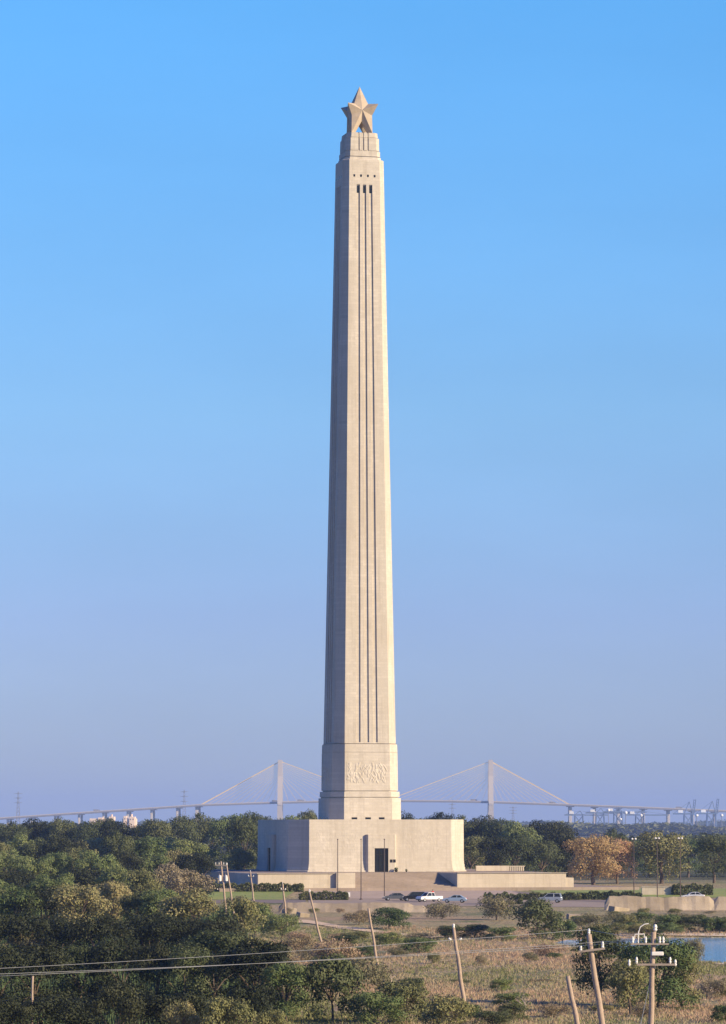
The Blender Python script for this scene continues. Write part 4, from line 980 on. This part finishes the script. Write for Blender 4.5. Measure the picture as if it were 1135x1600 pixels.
# trucks on the deck
TL = {152: 'tiny truck on the bridge above the pale industrial blocks', 430: 'tiny truck on the bridge beside the left pylon', 470: 'tiny truck on the bridge between left pylon and shaft', 862: 'tiny truck on the bridge just before the right end of the stays', 1060: 'tiny truck on the bridge left of the raised container cranes', 740: 'tiny truck on the bridge just left of the right pylon'}
for px in TL:
    p = bp(px, deck_py(px), -15) + Vector((0, 0, 1.0)); t = empty('truck', p); tag(t, TL[px], 'truck', 'trucks on the far bridge')
    MB().bevbox(-6, 4, -1.3, 1.3, .9, 4.0, .1).build('trailer', M['deck'], t); MB().bevbox(4.4, 6.8, -1.2, 1.2, .7, 3.4, .2).build('cab', M['lattice'], t)
    for xx in (-4.5, -3.2, 3, 5.6): MB().lathe([(.5, -1.25), (.5, 1.25)], 10, Matrix.Translation((xx, 0, .5)) @ Matrix.Rotation(R(90), 4, 'X')).build('wheel', M['tyre'], t)
# lattice masts
def lattice(px, top, Y, label, w0=7.0):
    H = at(px, top, Y).z; t = empty('transmission_tower', (at(px, 1288, Y).x, Y, 0)); tag(t, label, 'pylon', 'far transmission towers')
    mb = MB(); n_ = 9; rr_ = .42
    for i in range(n_):
        z0, z1 = H*i/n_, H*(i+1)/n_; a_, b_ = w0*(1 - .85*i/n_), w0*(1 - .85*(i+1)/n_)
        cs = ((-1,-1),(1,-1),(1,1),(-1,1))
        for k_ in range(4):
            c0, c1 = cs[k_], cs[(k_+1) % 4]
            mb.tube((c0[0]*a_, c0[1]*a_, z0), (c0[0]*b_, c0[1]*b_, z1), rr_, n=4); mb.tube((c0[0]*a_, c0[1]*a_, z0), (c1[0]*b_, c1[1]*b_, z1), rr_*.6, n=4); mb.tube((c1[0]*a_, c1[1]*a_, z0), (c0[0]*b_, c0[1]*b_, z1), rr_*.6, n=4)
    mb.build('mast', M['lattice'], t)
    for zf in (.72, .84, .95): MB().loft([[(-9, -.3, H*zf), (-9, .3, H*zf), (-9, .3, H*zf + .4), (-9, -.3, H*zf + .4)], [(0, -.8, H*zf - .8), (0, .8, H*zf - .8), (0, .8, H*zf + .8), (0, -.8, H*zf + .8)], [(9, -.3, H*zf), (9, .3, H*zf), (9, .3, H*zf + .4), (9, -.3, H*zf + .4)]]).build('crossarm', M['lattice'], t)
lattice(28.5, 1237, 8600, 'faint lattice pylon above the far bridge at the left edge', 5)
lattice(288, 1234, 8800, 'faint lattice pylon above the far bridge left of the first stays', 5)
lattice(707, 1249, 9000, 'faint lattice pylon under the bridge right of the shaft', 4)
lattice(802, 1260, 9000, 'faint lattice pylon under the bridge right of the right bridge tower', 4)
# container cranes
def crane(px, top, Y, label, up=True, base=1297):
    t = empty('container_crane', (at(px, 1288, Y).x, Y, 0)); tag(t, label, 'crane', 'container cranes of the far port')
    Ht = at(px, top, Y).z; hb = Ht * (.55 if up else .78)
    for sx in (-1, 1):
        for sy in (-1, 1): MB().tube((sx*8, sy*8, 0), (sx*7, sy*8, hb), .9, n=6).build('leg', M['cranesteel'], t)
    mb = MB()
    for sy in (-8, 8):
        mb.tube((-8, sy, hb*.35), (8, sy, hb*.35), .7, n=5); mb.tube((-8, sy, hb*.35), (7, sy, hb), .45, n=5); mb.tube((8, sy, hb*.35), (-7, sy, hb), .45, n=5)
    for sx in (-7, 7): mb.tube((sx, -8, hb), (sx, 8, hb), .8, n=5)
    mb.build('bracing', M['cranesteel'], t)
    MB().box(-26, 10, -3, 3, hb, hb + 2.6).build('girder', M['cranesteel'], t)
    b_ = MB()
    if up:
        for sy in (-2, 2):
            b_.tube((10, sy, hb + 1), (13, sy, Ht), .6, n=5); b_.tube((7, sy, hb + 1), (10, sy, Ht), .6, n=5)
            for i in range(6): b_.tube((10 + i*3/6, sy, hb + 1 + (Ht - hb - 1)*i/6), (7 + (i+1)*3/6, sy, hb + 1 + (Ht - hb - 1)*(i+1)/6), .4, n=4)
    else: b_.box(10, 52, -2, 2, hb, hb + 2.2)
    b_.build('boom', M['cranesteel'], t)
    fr = MB(); az = Ht * (.93 if up else 1.0)
    for sy in (-3, 3): fr.tube((7, sy, hb + 2), (2, sy*.3, az), .6, n=5); fr.tube((-7, sy, hb + 2), (2, sy*.3, az), .6, n=5)
    fr.tube((2, 0, az), (-24, 0, hb + 2.6), .35, n=4)
    if not up: fr.tube((2, 0, az), (48, 0, hb + 2.2), .35, n=4)
    fr.build('a_frame', M['cranesteel'], t)
    MB().bevbox(-18, -10, -4, 4, hb + 2.7, hb + 7.5, .4).build('machine_house', M['white'], t)
crane(1076, 1249, 7000, 'far container crane with raised boom, left of the two at the right edge')
crane(1112, 1248, 6900, 'far container crane with raised boom nearest the right edge')
for px, top, lab in ((905, 1262, 'small blue container crane left of the others under the bridge'), (938, 1258, 'blue container crane beside the second pier right of the stays'), (966, 1256, 'blue container crane behind the third pier right of the stays'), (1000, 1262, 'small blue container crane behind the fourth pier right of the stays')):
    crane(px, top + 5, 7400, lab, up=False)
for px, py, r_, lab in ((951, 1266, 4.5, 'bright white light-spot dome left of the third pier'), (978, 1270, 5.2, 'bright white light-spot dome right of the third pier'), (970, 1280, 4.0, 'lower bright white light-spot dome behind the third pier'), (1002, 1274, 4.6, 'bright white light-spot dome beside the fourth pier'), (1089, 1274, 5.0, 'bright white light-spot dome beside the left raised crane'), (1128, 1274, 4.6, 'bright white light-spot dome at the right edge')):
    p = at(px, py, 7200); t = empty('light_spot_dome', (p.x, p.y, 0)); tag(t, lab, 'light_spot', 'white light spots of the far port'); r_ *= .6  # white domes added for bright spots, likely sun glints and floodlights
    MB().lathe([(r_*.25, 0), (r_*.2, p.z - r_)], 10).build('stem', M['lattice'], t)
    MB().lathe([(r_*math.sin(a_*math.pi/10) + .01, p.z - r_*math.cos(a_*math.pi/10)) for a_ in range(11)], 16).build('light_spot', M['white'], t, True)
# pale plant left
pb = empty('industrial_building', (at(178, 1288, 6000).x, 6000, 0)); tag(pb, 'pale sunlit industrial blocks under the far bridge at the left', 'building')
sx_ = 6000 / F
for i, (x0, x1, tp) in enumerate(((-37, -8, 1279), (-24, -16, 1277.5), (-7, 2, 1276), (14, 36, 1279), (16, 21, 1275), (25, 34, 1276))):
    z1 = at(178, tp, 6000).z; o = MB().bevbox(x0*sx_, x1*sx_, -12 - i, 12 - i*.5, -.5, z1, .3).build('wall', M['farwhite'], pb)
    for j in range(int((x1 - x0) / 4)): MB().box(x0*sx_ + 1.5 + j*3.7, x0*sx_ + 2.7 + j*3.7, -12.05 - i, -11.9 - i, z1 - 5, z1 - 3).build('window', M['void'], o)
for x_, tp in ((-3, 1272.5), (28, 1272)): MB().lathe([(1.6, 0), (1.3, at(178, tp, 6000).z)], 10, Matrix.Translation((x_*sx_, 0, 0))).build('chimney', M['farwhite'], pb)

# far woods that read as one mass
def farwood(Y, x0, x1, h, seed, n_=26000, name='distant_wood', lab='blue hazy line of distant woods on the horizon', depth=260, lf=3.2):
    r = np.random.default_rng(seed); X0, X1 = (x0 - 567.5)/F*Y, (x1 - 567.5)/F*Y; X = r.uniform(X0, X1, n_); Yv = Y + r.uniform(0, depth, n_)
    hp = h * (.72 + .16*np.sin(X*.013 + seed) + .1*np.sin(X*.047 + 2*seed) + .09*np.sin(X*.11 + Yv*.05)); Z = hp * r.random(n_) ** .5
    c_ = np.stack([X, Yv, Z], 1); q = (c_[:, None, :] + r.normal(0, lf, (n_, 4, 3)) * [1, 1, .6]).reshape(-1, 3); q[:, 2] = np.maximum(q[:, 2], 0.0)
    return tag(npmesh(name, q, 4, LF['dark']), lab, 'woods', kind='stuff')
farwood(9500, -500, 1700, 22, 3, 40000, depth=500, lf=4)
farwood(5200, 820, 1700, 15, 4, 22000, lab='nearer blue-green belt of woods below the far port at the right')
farwood(2400, -500, 880, 15.5, 5, 46000, lab='belt of woods showing between the skyline trees', depth=300, lf=1.4)
farwood(1750, 880, 1700, 9.5, 6, 26000, lab='greyish scrub wood behind the trees of the right lawn', depth=350, lf=1.1)
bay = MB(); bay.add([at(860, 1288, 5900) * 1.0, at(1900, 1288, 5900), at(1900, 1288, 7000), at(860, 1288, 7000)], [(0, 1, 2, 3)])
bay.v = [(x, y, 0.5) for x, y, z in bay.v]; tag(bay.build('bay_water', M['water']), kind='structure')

# ------------------------------------------------------------------ haze
hz = MB().box(-26000, 26000, -26000, 26000, -2.6, 186).build('haze', None if False else M['lime'])
hz.data.materials.clear(); hm = bpy.data.materials.new('haze'); hm.use_nodes = True; hn = hm.node_tree; hn.nodes.clear()
ho = hn.nodes.new('ShaderNodeOutputMaterial'); pv = hn.nodes.new('ShaderNodeVolumePrincipled')
pv.inputs['Color'].default_value = (0.42, 0.58, 1.0, 1); pv.inputs['Density'].default_value = 6.0e-5; pv.inputs['Anisotropy'].default_value = 0.0
hn.links.new(pv.outputs[0], ho.inputs['Volume']); hz.data.materials.append(hm); tag(hz, 'thin pale blue haze over the whole landscape', 'haze', kind='stuff')
